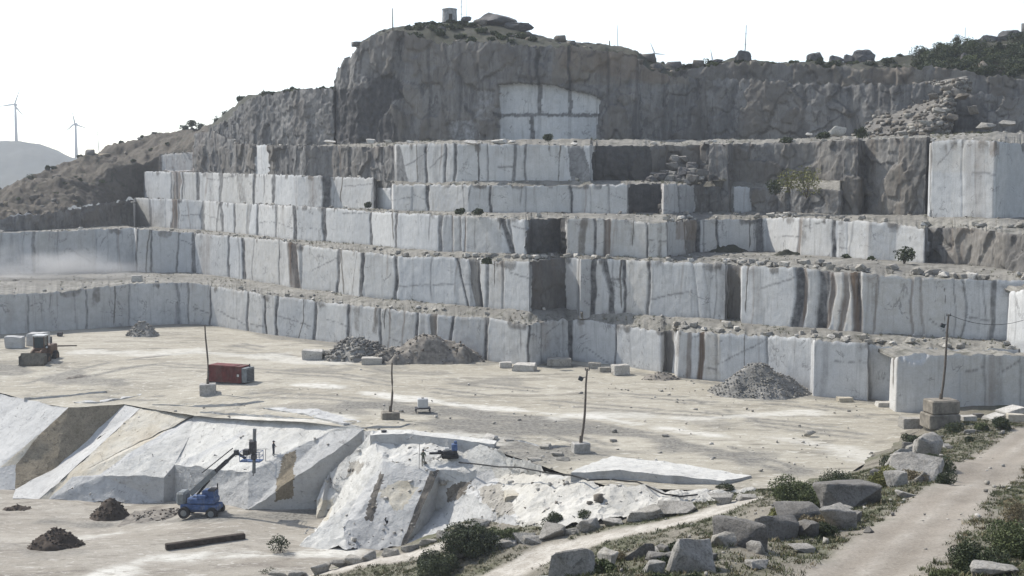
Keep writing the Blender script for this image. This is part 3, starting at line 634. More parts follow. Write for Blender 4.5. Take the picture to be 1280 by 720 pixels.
# ------------------------------------------------------------------ the pit: stepped slabs
PV = {k: (P(v[0], v[1], z=v[2]) if v[2] <= 2 else P(v[0], v[1], d=v[2])) for k, v in dict(
    r0=(-90, 490, -2), r00=(-300, 484, -2), r1=(0, 492, -2), r2=(85, 511, -2), r3=(155, 506, -2), r4=(175, 510, -2), r5=(243, 519, 159.7), r6=(310, 524, 152.8), r7=(375, 527, 146.9), r8=(430, 533, 0), r9=(455, 537, 0), L1=(465, 542, 0),
    a0=(-90, 640, 157), a00=(-300, 690, 154), a1=(0, 584, 158.8), a2=(20, 581, 159.2), a3=(0, 612.5, -11.2), a4=(19, 612, -11.2), b2=(70, 585, 159.6), am=(52, 540, 162.5),
    b3=(15, 624, -11.2), b4=(49, 624, -11.2), c5=(61, 624, -11.2), c1=(91, 595, 153.2), c2=(125, 592, 152.6), c3=(176, 558, 155.4), c4=(240, 519.5, 160.4), c6=(86, 592, 153.9),
    d1=(128, 593.5, 152.2), d2=(183, 562, 154.4), d3=(250, 520.5, 159.2), d4=(205, 596, 149.7), d5=(205, 631.5, 149.6), d6=(218, 580, 151), d7=(218, 626, 150.8), e1=(310, 591, 142.8), e2=(310, 637.5, -9.6), f1=(412, 539, 142.6), f2=(455, 636, -9.6),
    g1=(306, 538, 150.8), g2=(224, 578, 151.4), g3=(310, 541, 149.9), g4=(232, 583.5, 150), g5=(345, 524.5, 149.7),
    L2=(411, 591, 139.6), L3=(395, 622, 139.2), L4=(395, 648, -9.6), T1=(480, 577, -2), m1=(452, 613, 131.6), n1=(429, 607, 137.2), n2=(428, 614, 137.6), n3=(412, 603, 139.5), k1=(403, 651, 137.6), k2=(373, 682, -9.6),
    h1=(430, 655, 127.6), h2=(432, 689, -9.6), h3=(453, 686, -9.6), h4=(470, 617, 129.6), h5=(500, 684, -9.3), h6=(506, 684, -9.3), T2=(540, 584, -2), T2b=(551, 584.5, -2), T3=(600, 586, -2), T4=(640, 592, -2), h7=(600, 680, -7.5), h8=(645, 645, -3.2), t5=(510, 541, 0), t6=(560, 551, 0), t7=(620, 563, 0), t8=(700, 590, 0),
    u1=(760, 607, 0), u2=(850, 612, 0), u3=(865, 632, -.5), u4=(760, 648, -1.5), u5=(690, 664, -2.7), u9=(640, 690, -6), u6=(935, 612, 0), u7=(945, 626, -.4), u8=(1000, 608, 0), h9=(545, 640, 129.2), h10=(575, 610, 128.2)).items()}
def slabs(name, label, cat, polys, seed, amp=.22, el=.9, over=(), block=0):
    bm = bmesh.new(); vm = {}; names = []
    for mt, ks in polys:
        mt = MAT[mt]
        if mt not in names: names.append(mt)
        for k in ks:
            if k not in vm: vm[k] = bm.verts.new(PV[k])
        try: f = bm.faces.new([vm[k] for k in ks]); f.material_index = names.index(mt)
        except ValueError: pass
    bmesh.ops.triangulate(bm, faces=bm.faces[:])
    for it in range(8):
        lg = [e for e in bm.edges if e.calc_length() > el]
        if not lg: break
        bmesh.ops.subdivide_edges(bm, edges=lg, cuts=1); bmesh.ops.triangulate(bm, faces=bm.faces[:])
    V = np.array([v.co[:] for v in bm.verts])
    D = np.stack([fbm(V * np.array([.35, .35, .5]) + 30 * k + seed, 4) for k in range(3)], -1) * amp * np.array([1, 1, 1.2])
    D += np.stack([fbm(V * 1.4 + 30 * k + seed, 3) for k in range(3)], -1) * amp * .28
    if block:
        q = V * np.array([.55, .4, .8]) + seed; bl = np.floor((fbm(q, 3) + 1) * 5) / 5; D += np.stack([bl * .3, bl * .5, bl], -1) * block; D -= np.array([.3, .5, 1]) * block
    fc = np.array([f.calc_center_median()[:] for f in bm.faces]); fx, fy = proj(fc); fx = fx + 5 * fbm(fc * .8, 3); fy = fy + 5 * fbm(fc * .8 + 20, 3)
    for poly, mt in over:
        if MAT[mt] not in names: names.append(MAT[mt])
        for f, hit in zip(bm.faces, inpoly(fx, fy, poly)):
            if hit: f.material_index = names.index(MAT[mt])
    bm.verts.ensure_lookup_table()
    for v, d in zip(bm.verts, D): v.co += Vector(d)
    me = bpy.data.meshes.new(name); bm.to_mesh(me); bm.free()
    o = link(name, me, names)
    for f in me.polygons: pass
    me.polygons.foreach_set('use_smooth', np.ones(len(me.polygons), bool)); me.set_sharp_from_angle(angle=R(28)); return tag(o, label, cat)
slabs('rock_slab', 'rounded grey rock slab with a brown side face at the far left of the pit', 'rock slab',
      [('slab_grey', ('r0', 'r1', 'a1', 'a0')), ('slab_grey', ('r00', 'r0', 'a0', 'a00')), ('slab_grey', ('r1', 'r2', 'am', 'a1')), ('slab_tan', ('am', 'a2', 'a1')), ('slab_grey', ('a1', 'a2', 'a4', 'a3')), ('slab_grey', ('a0', 'a1', 'a3')),
       ('slab_brown', ('r2', 'r3', 'b2', 'a4', 'a2', 'am')), ('slab_grey', ('r3', 'r4', 'c6', 'b4', 'b3', 'a4', 'b2'))], 1)
slabs('stepped_slab', 'large pale granite slabs stepping down from the floor behind the blue boom lift', 'rock slab',
      [('slab_tan', ('r4', 'r5', 'c4', 'c3', 'c2', 'c1', 'c6')), ('slab_tan', ('c6', 'c1', 'c5', 'b4')), ('slab_grey', ('c4', 'd3', 'd2', 'c3')), ('slab_grey', ('c3', 'd2', 'd1', 'c2')), ('slab_grey', ('r5', 'd3', 'c4')),
       ('slab', ('r5', 'r6', 'g5', 'g1', 'g2', 'd6', 'd4', 'd1', 'd2', 'd3')), ('slab_grey', ('c1', 'c2', 'd1', 'd4', 'd5', 'c5')), ('slab_grey', ('g1', 'g3', 'g4', 'g2')), ('slab', ('g5', 'r7', 'r8', 'r9', 'f1', 'e1', 'd6', 'g2', 'g4', 'g3', 'g1')),
       ('slab_grey', ('d4', 'd6', 'd7', 'd5')), ('slab_grey', ('d6', 'e1', 'e2', 'd7')), ('slab_grey', ('e1', 'f1', 'r9', 'f2', 'e2')), ('slab_grey', ('r5', 'r6', 'd3'))], 2, amp=.17, el=.36, block=.26, over=[([(354, 574), (370, 562), (366, 600), (364, 624), (343, 626), (346, 604)], 'slab_brown'), ([(243, 519), (310, 525), (305, 533), (236, 528)], 'slab_grey')])
slabs('rock_spur', 'bright broken granite spur where two men and a small drill work', 'rock spur',
      [('slab', ('L1', 't5', 'T1')), ('slab', ('t5', 't6', 'T2', 'T1')), ('slab', ('t6', 't7', 'T3', 'T2b', 'T2')), ('slab', ('t7', 't8', 'T4', 'T3')), ('slab', ('L1', 'T1', 'm1', 'n1', 'L2')), ('slab_grey', ('L2', 'n1', 'n2', 'n3')), ('slab', ('n3', 'n2', 'k1', 'L3')),
       ('slab_grey', ('L3', 'k1', 'L4')), ('slab_grey', ('r9', 'L1', 'f2')), ('slab_grey', ('h8', 'u5', 'u9')), ('slab_grey', ('h8', 'u9', 'h7')), ('slab_grey', ('L1', 'L2', 'n3', 'L3', 'L4', 'f2')), ('slab', ('n1', 'm1', 'h1', 'k2', 'k1', 'n2')), ('slab', ('h1', 'h2', 'k2')), ('slab', ('k1', 'k2', 'L4')),
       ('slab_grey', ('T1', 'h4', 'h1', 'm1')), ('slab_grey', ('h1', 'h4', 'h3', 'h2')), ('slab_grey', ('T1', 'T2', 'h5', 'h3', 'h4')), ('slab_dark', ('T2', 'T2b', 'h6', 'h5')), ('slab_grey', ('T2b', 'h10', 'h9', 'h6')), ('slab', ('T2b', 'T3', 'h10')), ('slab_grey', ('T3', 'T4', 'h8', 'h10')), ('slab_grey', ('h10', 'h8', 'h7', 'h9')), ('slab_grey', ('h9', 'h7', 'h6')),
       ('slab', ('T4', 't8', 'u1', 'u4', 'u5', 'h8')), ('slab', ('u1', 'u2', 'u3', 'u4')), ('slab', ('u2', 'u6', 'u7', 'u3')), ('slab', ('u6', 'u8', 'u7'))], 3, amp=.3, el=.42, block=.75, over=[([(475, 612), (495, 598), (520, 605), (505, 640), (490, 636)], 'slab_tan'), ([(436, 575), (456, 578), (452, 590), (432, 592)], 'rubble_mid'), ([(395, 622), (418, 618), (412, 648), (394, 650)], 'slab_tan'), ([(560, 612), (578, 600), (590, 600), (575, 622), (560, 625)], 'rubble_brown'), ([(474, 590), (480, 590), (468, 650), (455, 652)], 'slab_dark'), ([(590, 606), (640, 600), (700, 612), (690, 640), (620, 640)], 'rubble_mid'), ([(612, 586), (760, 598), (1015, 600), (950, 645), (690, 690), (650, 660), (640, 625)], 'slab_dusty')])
pf = [XY(-900, 600, -11.2), XY(-300, 600, -11.2), XY(0, 606, -11.2), XY(120, 612, -11.2), XY(205, 624, -11), XY(310, 630, -9.6), XY(455, 632, -9.6), XY(620, 660, -9.6), (30, 60), (-160, 60)]
def pit_attrs(q):
    b2 = lambda pl, w, g: 1 - sstep(w * .4, w, polyline_d(q, [XY(a, b, -9.6) for a, b in pl]) + g * fbm(np.c_[q * .25, q[:, 0] * 0], 4) * 2)
    return dict(chalk=np.maximum(b2([(110, 730), (180, 700), (260, 692), (350, 694), (430, 690)], 2.2, 1.2), b2([(80, 668), (150, 655)], 1.2, 1) * .7), grit=np.maximum(b2([(60, 634), (150, 640), (280, 645), (390, 646)], 2.2, 1.5), b2([(0, 676), (80, 690)], 1.5, 2) * .5))
def pit_z(q): return -9.6 - 1.65 * (1 - sstep(-47, -29, q[:, 0])) * sstep(122, 142, q[:, 1])
_, PITV = cdt_sheet('pit_floor', pf, 'pitfloor', 1.1, pit_z, .16, attrs=pit_attrs)

# ------------------------------------------------------------------ near bank (thin plate surface through survey points)
NG = [(1000, 722, 54), (1100, 722, 53), (1200, 722, 49), (1150, 640, 75), (1230, 600, 95), (1262, 565, 115), (1200, 546, 125), (1175, 533, 132), (1280, 531, 134), (1240, 524, 139), (1280, 640, 73), (1280, 722, 45), (1340, 600, 95), (1400, 722, 45), (1400, 540, 130),
      (1150, 578, 101), (1100, 612, 88), (1060, 637, 80), (1000, 668, 68), (960, 692, 60), (920, 722, 54), (1115, 552, 134), (1070, 588, 122),
      (640, 714, 99.5), (690, 692, 102), (760, 670, 102), (830, 656, 102), (880, 646, 102), (905, 633, 105), (935, 618, 110), (985, 603, 116),
      (700, 726, 54), (780, 718, 54), (860, 704, 56), (930, 684, 60), (600, 745, 55), (480, 800, 52),
      (400, 716, 117), (450, 704, 115.5), (530, 691, 114), (560, 678, 114), (345, 722, 118), (545, 706, 107), (590, 690, 106), (640, 670, 108), (600, 668, 113)]
NGP = [tuple(P(a, b, d=c)) for a, b, c in NG] + [tuple(P(a, b, z=.22)) for a, b in ((1010, 606.5), (1035, 600), (1060, 593), (1085, 578), (1108, 564), (1122, 556))]
NGP += [(P(700, 700, d=76)[0], 76, 2.0), (P(850, 700, d=78)[0], 78, 4.6), (P(600, 700, d=76)[0], 76, .5), (P(950, 660, d=84)[0], 84, 4.0), (P(1030, 640, d=92)[0], 92, 4.0),
        (0, 0, 26.2), (60, 0, 25), (-60, 0, 20), (0, 30, 15), (-15, 30, 13), (0, -50, 27), (-60, 60, -6), (-60, 100, -12.5), (-30, 85, -11), (70, 40, 15), (110, 60, 14), (110, 110, 6), (110, 150, 2), (-20, 50, 3), (-40, 50, -2), (-10, 70, -3), (20, 40, 14), (-60, 140, -14), (-30, 140, -13), (-90, 120, -12),
        (P(430, 690, d=126)[0], 126, -11), (P(520, 690, d=124)[0], 124, -8.5), (P(600, 670, d=122)[0], 122, -5.5), (P(680, 640, d=113)[0], 113, -3.4), (P(760, 630, d=113)[0], 113, -2.2), (P(850, 630, d=112)[0], 112, -1.0), (P(850, 620, d=124)[0], 124, -2.0), (P(930, 610, d=124)[0], 124, -.6), (P(1000, 600, d=126)[0], 126, -.6), (P(1060, 590, d=134)[0], 134, -.8), (P(1100, 560, d=144)[0], 144, -1.0), (P(1000, 600, d=145)[0], 145, -3), (P(850, 600, d=145)[0], 145, -4), (0, 150, -9), (P(1180, 560, d=158)[0], 158, .6), (P(1290, 560, d=158)[0], 158, .8)]
NGP = np.array(NGP)
def tps_fit(p, lam=.6):
    q = p[:, :2] / 50; r = np.hypot(*(q[:, None] - q[None]).transpose(2, 0, 1)); n = len(q)
    K = np.where(r > 0, r * r * np.log(r + 1e-12), 0) + np.eye(n) * lam * 1e-3
    A = np.c_[np.ones(n), q]; M = np.block([[K, A], [A.T, np.zeros((3, 3))]])
    return np.linalg.solve(M, np.r_[p[:, 2], 0, 0, 0]), q
_TW, _TQ = tps_fit(NGP)
def near_z(xy, amp=1.0):
    xy = np.atleast_2d(np.asarray(xy, float)); q = xy / 50; out = np.empty(len(q))
    for i in range(0, len(q), 20000):
        b = q[i:i + 20000]; r = np.hypot(*(b[:, None] - _TQ[None]).transpose(2, 0, 1)); n = len(_TQ)
        out[i:i + 20000] = np.where(r > 0, r * r * np.log(r + 1e-12), 0) @ _TW[:n] + _TW[n] + b @ _TW[n + 1:]
    nn = np.c_[xy * .45, xy[:, 0] * 0]
    return out + amp * (.35 * fbm(nn, 4) + .10 * fbm(nn * 4, 2))
def pxy(l): return [P(a, b, d=c)[:2] for a, b, c in l]
TRACK = pxy([(980, 800, 38), (1070, 722, 53), (1150, 655, 70), (1215, 610, 90), (1262, 570, 114), (1300, 548, 126), (1420, 530, 135)])
PATH2 = pxy([(520, 760, 93), (600, 722, 98), (690, 692, 102), (760, 672, 102), (830, 657, 102), (885, 645, 103), (930, 632, 106)])
PATH1 = pxy([(320, 735, 119), (400, 717, 117), (450, 705, 115.5), (500, 697, 114.5), (545, 688, 114)])
gx, gy = np.meshgrid(np.arange(-75, 125, .62), np.arange(-60, 159, .62), indexing='ij')
xy = np.stack([gx.ravel(), gy.ravel()], -1); zz = near_z(xy)
nzz = fbm(np.c_[xy * .25, xy[:, 0] * 0 + 5], 4)
trk = 1 - sstep(1.6, 3.6, polyline_d(xy, TRACK) + nzz * 1.5); chk = np.maximum(1 - sstep(1.2, 2.8, polyline_d(xy, PATH2) + nzz), 1 - sstep(.9, 2.2, polyline_d(xy, PATH1) + nzz)); tr = np.maximum(trk, chk)
zz = zz * (1 - .85 * tr) + near_z(xy, 0) * .85 * tr; rut = polyline_d(xy, TRACK); zz -= .10 * tr * np.exp(-((rut - 1.0) / .35) ** 2)
gr = np.clip(.45 + 1.6 * nzz, 0, 1) * (1 - tr)
tag(mesh_np('bank', np.c_[xy, zz], grid_faces(*gx.shape), MAT['bank'], dict(green=gr, track=np.clip(trk, 0, 1), chalk=np.clip(np.maximum(chk, .55 * trk * (np.exp(-((rut - 0) / .45) ** 2) + np.exp(-((rut - 2.2) / .6) ** 2)) * (.6 + nzz)), 0, 1)), smooth=True), kind='structure')
def ground_z(x, y): return float(near_z([(x, y)])[0])
def on_near(px, d):
    x = (px - 640) / FOC * 1.0
    p = P(px, 600, d=d); return p[0], d, ground_z(p[0], d)
# ------------------------------------------------------------------ stones
def hull_rock(seed, n=16, flat=.75, box=.55, sub=0, nz=0.0):
    """angular stone about 1 m across, resting on z=0"""
    rg = random.Random(seed); bm = bmesh.new()
    for _ in range(n):
        p = Vector((rg.gauss(0, 1), rg.gauss(0, 1), rg.gauss(0, 1))).normalized()
        q = Vector(tuple(math.copysign(abs(c) ** box, c) for c in p)) * rg.uniform(.42, .52); bm.verts.new((q.x, q.y * .85, q.z * flat))
    r = bmesh.ops.convex_hull(bm, input=bm.verts[:])
    bmesh.ops.delete(bm, geom=[v for v in bm.verts if not v.link_faces], context='VERTS')
    if sub:
        bmesh.ops.bevel(bm, geom=bm.edges[:], offset=.03, segments=1, affect='EDGES', clamp_overlap=True)
        for _ in range(sub):
            lg = [e for e in bm.edges if e.calc_length() > .09]
            bmesh.ops.subdivide_edges(bm, edges=lg, cuts=1); bmesh.ops.triangulate(bm, faces=bm.faces[:])
        for v in bm.verts:
            k = v.co * 3 + Vector((seed * 7.1, 0, 0))
            v.co += Vector((mnoise.fractal(k, .8, 2, 4), mnoise.fractal(k + Vector((9, 0, 0)), .8, 2, 4), mnoise.fractal(k + Vector((0, 9, 0)), .8, 2, 4))) * nz
    zmin = min(v.co.z for v in bm.verts)
    for v in bm.verts: v.co.z -= zmin + .06
    bmesh.ops.recalc_face_normals(bm, faces=bm.faces[:])
    return bm
def rock_mesh(seed, mat, **k):
    bm = hull_rock(seed, **k); me = bpy.data.meshes.new('rock'); bm.to_mesh(me); bm.free(); me.materials.append(MAT[mat])
    if k.get('sub'): me.polygons.foreach_set('use_smooth', np.ones(len(me.polygons), bool)); me.set_sharp_from_angle(angle=R(24))
    return me
SMALL = []
for i in range(12):
    bm = hull_rock(100 + i, n=9 + i % 5); bm.verts.index_update()
    SMALL.append((np.array([v.co[:] for v in bm.verts]), np.array([[v.index for v in f.verts] for f in bm.faces if len(f.verts) == 3]))); bm.free()
def stone_mass(name, pos, size, mats, label=None, cat=None, kind='stuff', group=None, flat=(.6, 1.0), parent=None):
    """many small stones as one mesh (too many to count)"""
    V, F, MI = [], [], []; b = 0
    for (x, y, z), s in zip(pos, size):
        v, f = SMALL[RNG.integers(12)]; a = RNG.uniform(0, 6.28); c, sn = math.cos(a), math.sin(a)
        sx, sy, sz = s * RNG.uniform(.8, 1.4), s * RNG.uniform(.7, 1.1), s * RNG.uniform(*flat)
        q = v * (sx, sy, sz); V.append(np.c_[q[:, 0] * c - q[:, 1] * sn + x, q[:, 0] * sn + q[:, 1] * c + y, q[:, 2] + z]); F.append(f + b); b += len(v)
        MI.append(np.full(len(f), RNG.integers(len(mats))))
    return tag(mesh_np(name, np.concatenate(V), np.concatenate(F), [MAT[m] for m in mats], mi=np.concatenate(MI), parent=parent), label, cat, group, kind)

TNAMES = {'w1': 'first', 'w2': 'second', 'w3': 'third', 'w4': 'fourth', 'w5': 'top', 'w5r': 'right-hand top'}
ROCKS = {m: [rock_mesh(200 + i, m, n=14, sub=2, nz=.03) for i in range(5)] for m in ('rubble_pale', 'rubble_mid', 'boulder', 'boulder_dark', 'rubble_brown', 'ridge_rock')}
ROCKS['ridge_rock'] = [rock_mesh(300 + i, 'ridge_rock', n=34, sub=2, nz=.06, box=.85, flat=.9) for i in range(5)]
def put_rock(name, mat, loc, size, label, cat, group, rz=None, sink=.0, i=None):
    o = bpy.data.objects.new(name, ROCKS[mat][RNG.integers(5) if i is None else i]); COL.objects.link(o)
    o.location = (loc[0], loc[1], loc[2] - sink); o.rotation_euler = (RNG.uniform(-.12, .12), RNG.uniform(-.12, .12), RNG.uniform(0, 6.28) if rz is None else rz)
    o.scale = size if isinstance(size, tuple) else (size * RNG.uniform(.9, 1.3), size * RNG.uniform(.8, 1.1), size * RNG.uniform(.65, .95)); return tag(o, label, cat, group)
for key, V in TERR:
    n, m, _ = V.shape; px = WALLS[key]['px']; vis = np.where((px > -15) & (px < 1300))[0]
    if not len(vis): continue
    cnt = {'w1': 800, 'w2': 900, 'w3': 700, 'w4': 220, 'w5': 600, 'w5r': 120}[key]
    i = RNG.choice(vis, cnt); j = np.clip((np.abs(RNG.normal(0, .28, cnt)) * m), 0, m - 4).astype(int)
    far = RNG.random(cnt) < .3; j[far] = RNG.integers(m // 2, m - 3, far.sum())
    cl = fbm(V[i, j] * .16, 3) > -.12; i, j = i[cl], j[cl]
    stone_mass('rubble', V[i, np.maximum(j, 1)] - (0, 0, .06), np.exp(RNG.normal(-1.25, .45, len(i))), ['rubble_pale', 'rubble_mid', 'boulder', 'rubble_mid', 'boulder_dark'], 'stone rubble scattered along the %s quarry terrace' % TNAMES[key], 'rubble')
    k = {'w1': 26, 'w2': 34, 'w3': 26, 'w4': 8, 'w5': 30, 'w5r': 6}[key]
    i = RNG.choice(vis, k); j = np.clip((np.abs(RNG.normal(0, .2, k)) * m), 1, m - 5).astype(int)
    for a, b in zip(i, j):
        put_rock('loose_stone', ['rubble_pale', 'rubble_mid', 'rubble_mid'][RNG.integers(3)], V[a, b], RNG.uniform(.6, 1.25), 'loose broken stone lying on the %s quarry terrace' % TNAMES[key], 'stone', 'loose stones on the %s terrace' % TNAMES[key])

for key, a0, a1, cnt in (('w2', 900, 1290, 70), ('w1', 840, 1290, 36), ('w3', 780, 1290, 24), ('w2', 480, 760, 22)):
    V = dict(TERR)[key]; px = WALLS[key]['px']; vis = np.where((px > a0) & (px < a1))[0]
    for a in RNG.choice(vis, cnt):
        put_rock('loose_stone', ['rubble_pale', 'rubble_mid', 'rubble_mid', 'boulder'][RNG.integers(4)], V[a, int(RNG.integers(1, 5))], RNG.uniform(.8, 1.7), 'blocky waste stone lined up along the edge of the %s quarry terrace' % TNAMES[key], 'stone', 'waste stones edging the %s terrace' % TNAMES[key])

# named stones on the benches, the floor and the ridge
def stone_at(px, py, w, h, label, name='boulder', mat='boulder', d=None, z=None, cat='boulder', group=None, i=None, rz=None, deep=.9, sink=.12):
    p = P(px, py, d=d, z=z); s = w * p[1] / FOC; hh = h * p[1] / FOC
    return put_rock(name, mat, p + (0, s * deep * .3, 0), (s * 1.05, s * deep, hh * 1.3), label, cat, group, rz=rz if rz is not None else RNG.uniform(-.5, .5), sink=hh * sink, i=i)
for px, py, w, h, d in [(1020, 79, 21, 17, 276), (1046, 80, 22, 13, 276), (1063, 79, 20, 13, 277), (1081, 78, 32, 20, 276), (1165, 72, 18, 11, 274), (1150, 76, 16, 10, 274), (1120, 81, 18, 9, 275), (1262, 50, 30, 15, 277), (1238, 55, 26, 13, 276), (1215, 60, 24, 12, 275), (1185, 66, 20, 10, 275)]:
    stone_at(px, py, w, h, 'rounded dark boulder on the skyline above the right half of the quarry', 'boulder', 'ridge_rock', d=d, group='boulders on the right skyline', deep=.8)
for px, py, w, h, d, lb in [(617, 32, 56, 20, 281, 'large dark rock outcrop crowning the hilltop beside the round stone hut'), (646, 36, 40, 11, 280, 'flat dark rock slab leaning out right of the hilltop outcrop'), (582, 26, 14, 7, 285, 'small dark rock between the stone hut and the large hilltop outcrop'),
                            (930, 78, 20, 18, 276, 'dark lumpy rock carrying a thin mast on the right skyline'), (1215, 88, 28, 26, 262, 'dark pointed rock on the right hillside below the skyline')]:
    stone_at(px, py, w, h, lb, 'boulder', 'ridge_rock', d=d, deep=.8)
# rockfall on the right
p0 = P(1105, 172, d=222); pos, siz = [], []
def on_slope(u, v):      # u along, v up
    return P(1105 + (95 - 50 * v) * u + 78 * v, 174 - 74 * v + 3 * math.sin(9 * u), d=224 - 14 * (1 - v) + 6 * v)
bm = []
us, vs = np.linspace(-.15, 1.15, 40), np.linspace(-.1, 1.05, 40)
Vg = np.array([[on_slope(u, v) for v in vs] for u in us]); Vg[..., 2] += 2.2 * fbm(Vg * .2, 4) + .6 * fbm(Vg * .9, 3); Vg[..., 1] += 3 * fbm(Vg * .15 + 8, 3) + 9 * ((us[:, None] - .5) * 2) ** 2 - 1.0
heap = mesh_np('rockfall', Vg.reshape(-1, 3), grid_faces(40, 40), MAT['boulder_dark'])
tag(heap, 'brown rockfall spilling down the hillside at the upper right', 'rockfall')
for k in range(1100):
    u, v = RNG.uniform(0, 1), RNG.uniform(0, 1); q = Vg[int(u * 38), int(v * 38)]; pos.append(q); siz.append(float(np.exp(RNG.normal(-.35, .45))))
stone_mass('fallen_stone', pos, siz, ['rubble_brown', 'rubble_mid', 'rubble_brown', 'boulder'], parent=heap)
for px, py, w, h in [(1160, 158, 30, 17), (1176, 140, 22, 12), (1150, 168, 34, 14), (1192, 150, 22, 16), (1168, 122, 20, 12), (1205, 122, 26, 10), (1130, 168, 20, 10), (1218, 140, 20, 18), (1185, 112, 24, 8), (1235, 160, 32, 12), (1262, 156, 30, 12), (1150, 146, 16, 8), (1178, 162, 26, 12)]:
    stone_at(px, py, w * .72, h * .8, 'big angular boulder in the rockfall at the upper right', 'boulder', ['rubble_brown', 'rubble_mid', 'boulder'][RNG.integers(3)], d=212 if px < 1225 else 206, group='boulders in the rockfall', deep=.9)
# slipped blocks in the dark upper bay
for k in range(30):
    f = RNG.random(); px = 812 + 66 * RNG.random(); top = 190 + 34 * abs(px - 850) / 40; py = 230 - (230 - top) * f; w = RNG.uniform(9, 22)
    stone_at(px, py, w, w * RNG.uniform(.5, .8), 'grey tumbled boulder filling the bay of the upper wall', 'boulder', ['boulder', 'boulder_dark', 'ridge_rock', 'boulder_dark'][RNG.integers(4)], d=218 + (229 - py) * .16, group='tumbled boulders in the upper bay')
stone_at(1047, 168, 24, 15, 'small pale leaning block on the top terrace above the dark cliff', 'stone_block', 'rubble_pale', d=217, cat='stone block', i=1)
for px, py, w, h in [(1012, 169, 9, 5), (463, 178, 14, 7), (485, 178, 11, 6), (512, 178, 10, 4), (588, 179, 18, 6), (624, 179, 22, 8), (640, 178, 10, 4), (412, 178, 16, 5), (890, 177, 12, 4), (1095, 170, 12, 6)]:
    stone_at(px, py, w, h, 'pale stone on the top terrace at the foot of the high cliff', 'loose_stone', 'rubble_pale', d=222 if px > 500 else 245, cat='stone', group='pale stones under the high cliff')
# cut blocks left on the quarry floor
def cut_block(px, py, w, h, label, z=0, depth=None, rz=0.0, mat='rubble_pale', seed=0, tilt=0, name='stone_block', cat='stone block', d=None, group=None):
    p = P(px, py, d=d) if d else (PF(px, py) if z == 0 else P(px, py, z=z)); s = p[1] / FOC; a, b, c = w * s, (depth or w * s * .7), h * s
    rg = random.Random(seed * 13 + 5); bm = bmesh.new(); bmesh.ops.create_cube(bm, size=1)
    for v in bm.verts: v.co = Vector((v.co.x * a + rg.uniform(-.06, .06) * a, v.co.y * b + rg.uniform(-.06, .06) * b, (v.co.z + .5) * c * (1 + rg.uniform(-.12, .08))))
    bmesh.ops.bevel(bm, geom=bm.edges[:], offset=.05 * min(a, b, c) + .02, segments=2, affect='EDGES')
    for _ in range(3):
        lg = [e for e in bm.edges if e.calc_length() > .45]
        if lg: bmesh.ops.subdivide_edges(bm, edges=lg, cuts=1); bmesh.ops.triangulate(bm, faces=bm.faces[:])
    for v in bm.verts: v.co += Vector(mnoise.noise_vector(v.co * .9 + Vector((seed * 3.3, 0, 0)))) * .06 * min(1.5, c)
    me = bpy.data.meshes.new(name); bm.to_mesh(me); bm.free(); o = link(name, me, MAT[mat])
    o.location = (p[0], p[1] + b / 2, p[2] - .05); o.rotation_euler = (0, tilt, rz); return tag(o, label, cat, group)
cut_block(464, 456, 24, 9, 'pale rounded block on the floor left of the dark soil mound', rz=.1, seed=1)
cut_block(656, 464, 27, 9, 'pale long block on the floor in front of the projecting wall corner', rz=-.2, seed=2)
cut_block(700, 458, 30, 10, 'grey block lying against the lowest wall beside the dark corner seam', rz=.0, seed=3, mat='rubble_mid')
cut_block(776, 469, 20, 13, 'squarish pale block standing on the floor below the lowest wall', rz=.3, seed=4)
cut_block(744, 461, 16, 8, 'small grey block between two others at the foot of the lowest wall', rz=-.1, seed=5, mat='rubble_mid')
cut_block(756, 465, 14, 6, 'low grey stone in front of the small block at the lowest wall', rz=.2, seed=6, mat='rubble_mid')
cut_block(632, 460, 15, 7, 'small pale stone at the end of the dark soil mound', rz=.2, seed=7)
cut_block(390, 450, 25, 12, 'broad flat pale boulder at the left end of the grey stone heap', rz=.1, seed=8)
cut_block(407, 447, 16, 9, 'second pale boulder tucked behind the broad flat one', rz=.4, seed=9)
cut_block(493, 447, 13, 7, 'small white stone on the dark soil mound above the second lamp pole', rz=.2, seed=10, z=.6)
cut_block(16, 436, 21, 15, 'grey green cut block with a pale top at the far left of the floor', rz=.15, seed=11, mat='slab_grey')
cut_block(44, 433, 24, 16, 'pale topped cut block behind the wheel loader', rz=-.2, seed=12, mat='slab_grey')
cut_block(1057, 503, 18, 6, 'small tan block at the foot of the lowest wall near its right end', rz=.1, seed=13, mat='slab_tan')
cut_block(1110, 509, 24, 6, 'low pale slab beside the dark hollow at the bench corner', rz=.0, seed=14)
cut_block(1142, 536, 26, 14, 'low grey block leaning against the concrete pedestal', rz=.1, seed=15, mat='rubble_mid', d=134)
cut_block(170, 352, 13, 8, 'pale pointed stone on the left edge of the first terrace', z=8.3, rz=.3, seed=16)
cut_block(650, 636, 42, 18, 'tan squared block at the lower end of the rocky spur', rz=.1, seed=17, mat='slab_tan', d=119)
cut_block(1246, 527, 26, 7, 'long pale slab lying beside the road bend at the right edge', rz=.5, seed=18, d=136, tilt=-.1)
cut_block(1268, 520, 30, 9, 'pale slab resting across another slab at the right edge', rz=.3, seed=19, d=138, tilt=-.22)
cut_block(1272, 527, 22, 9, 'tan grey slab under the crossed slabs at the right edge', rz=-.1, seed=20, d=135, mat='slab_tan')
cut_block(1212, 526, 20, 6, 'small pale stone right of the concrete pedestal', rz=.2, seed=21, d=135)
cut_block(1224, 522, 12, 5, 'dark flat stone beside the pedestal and the long bench', rz=.2, seed=22, d=139, mat='boulder_dark')
cut_block(820, 603, 0, 0, '', seed=0) if False else None
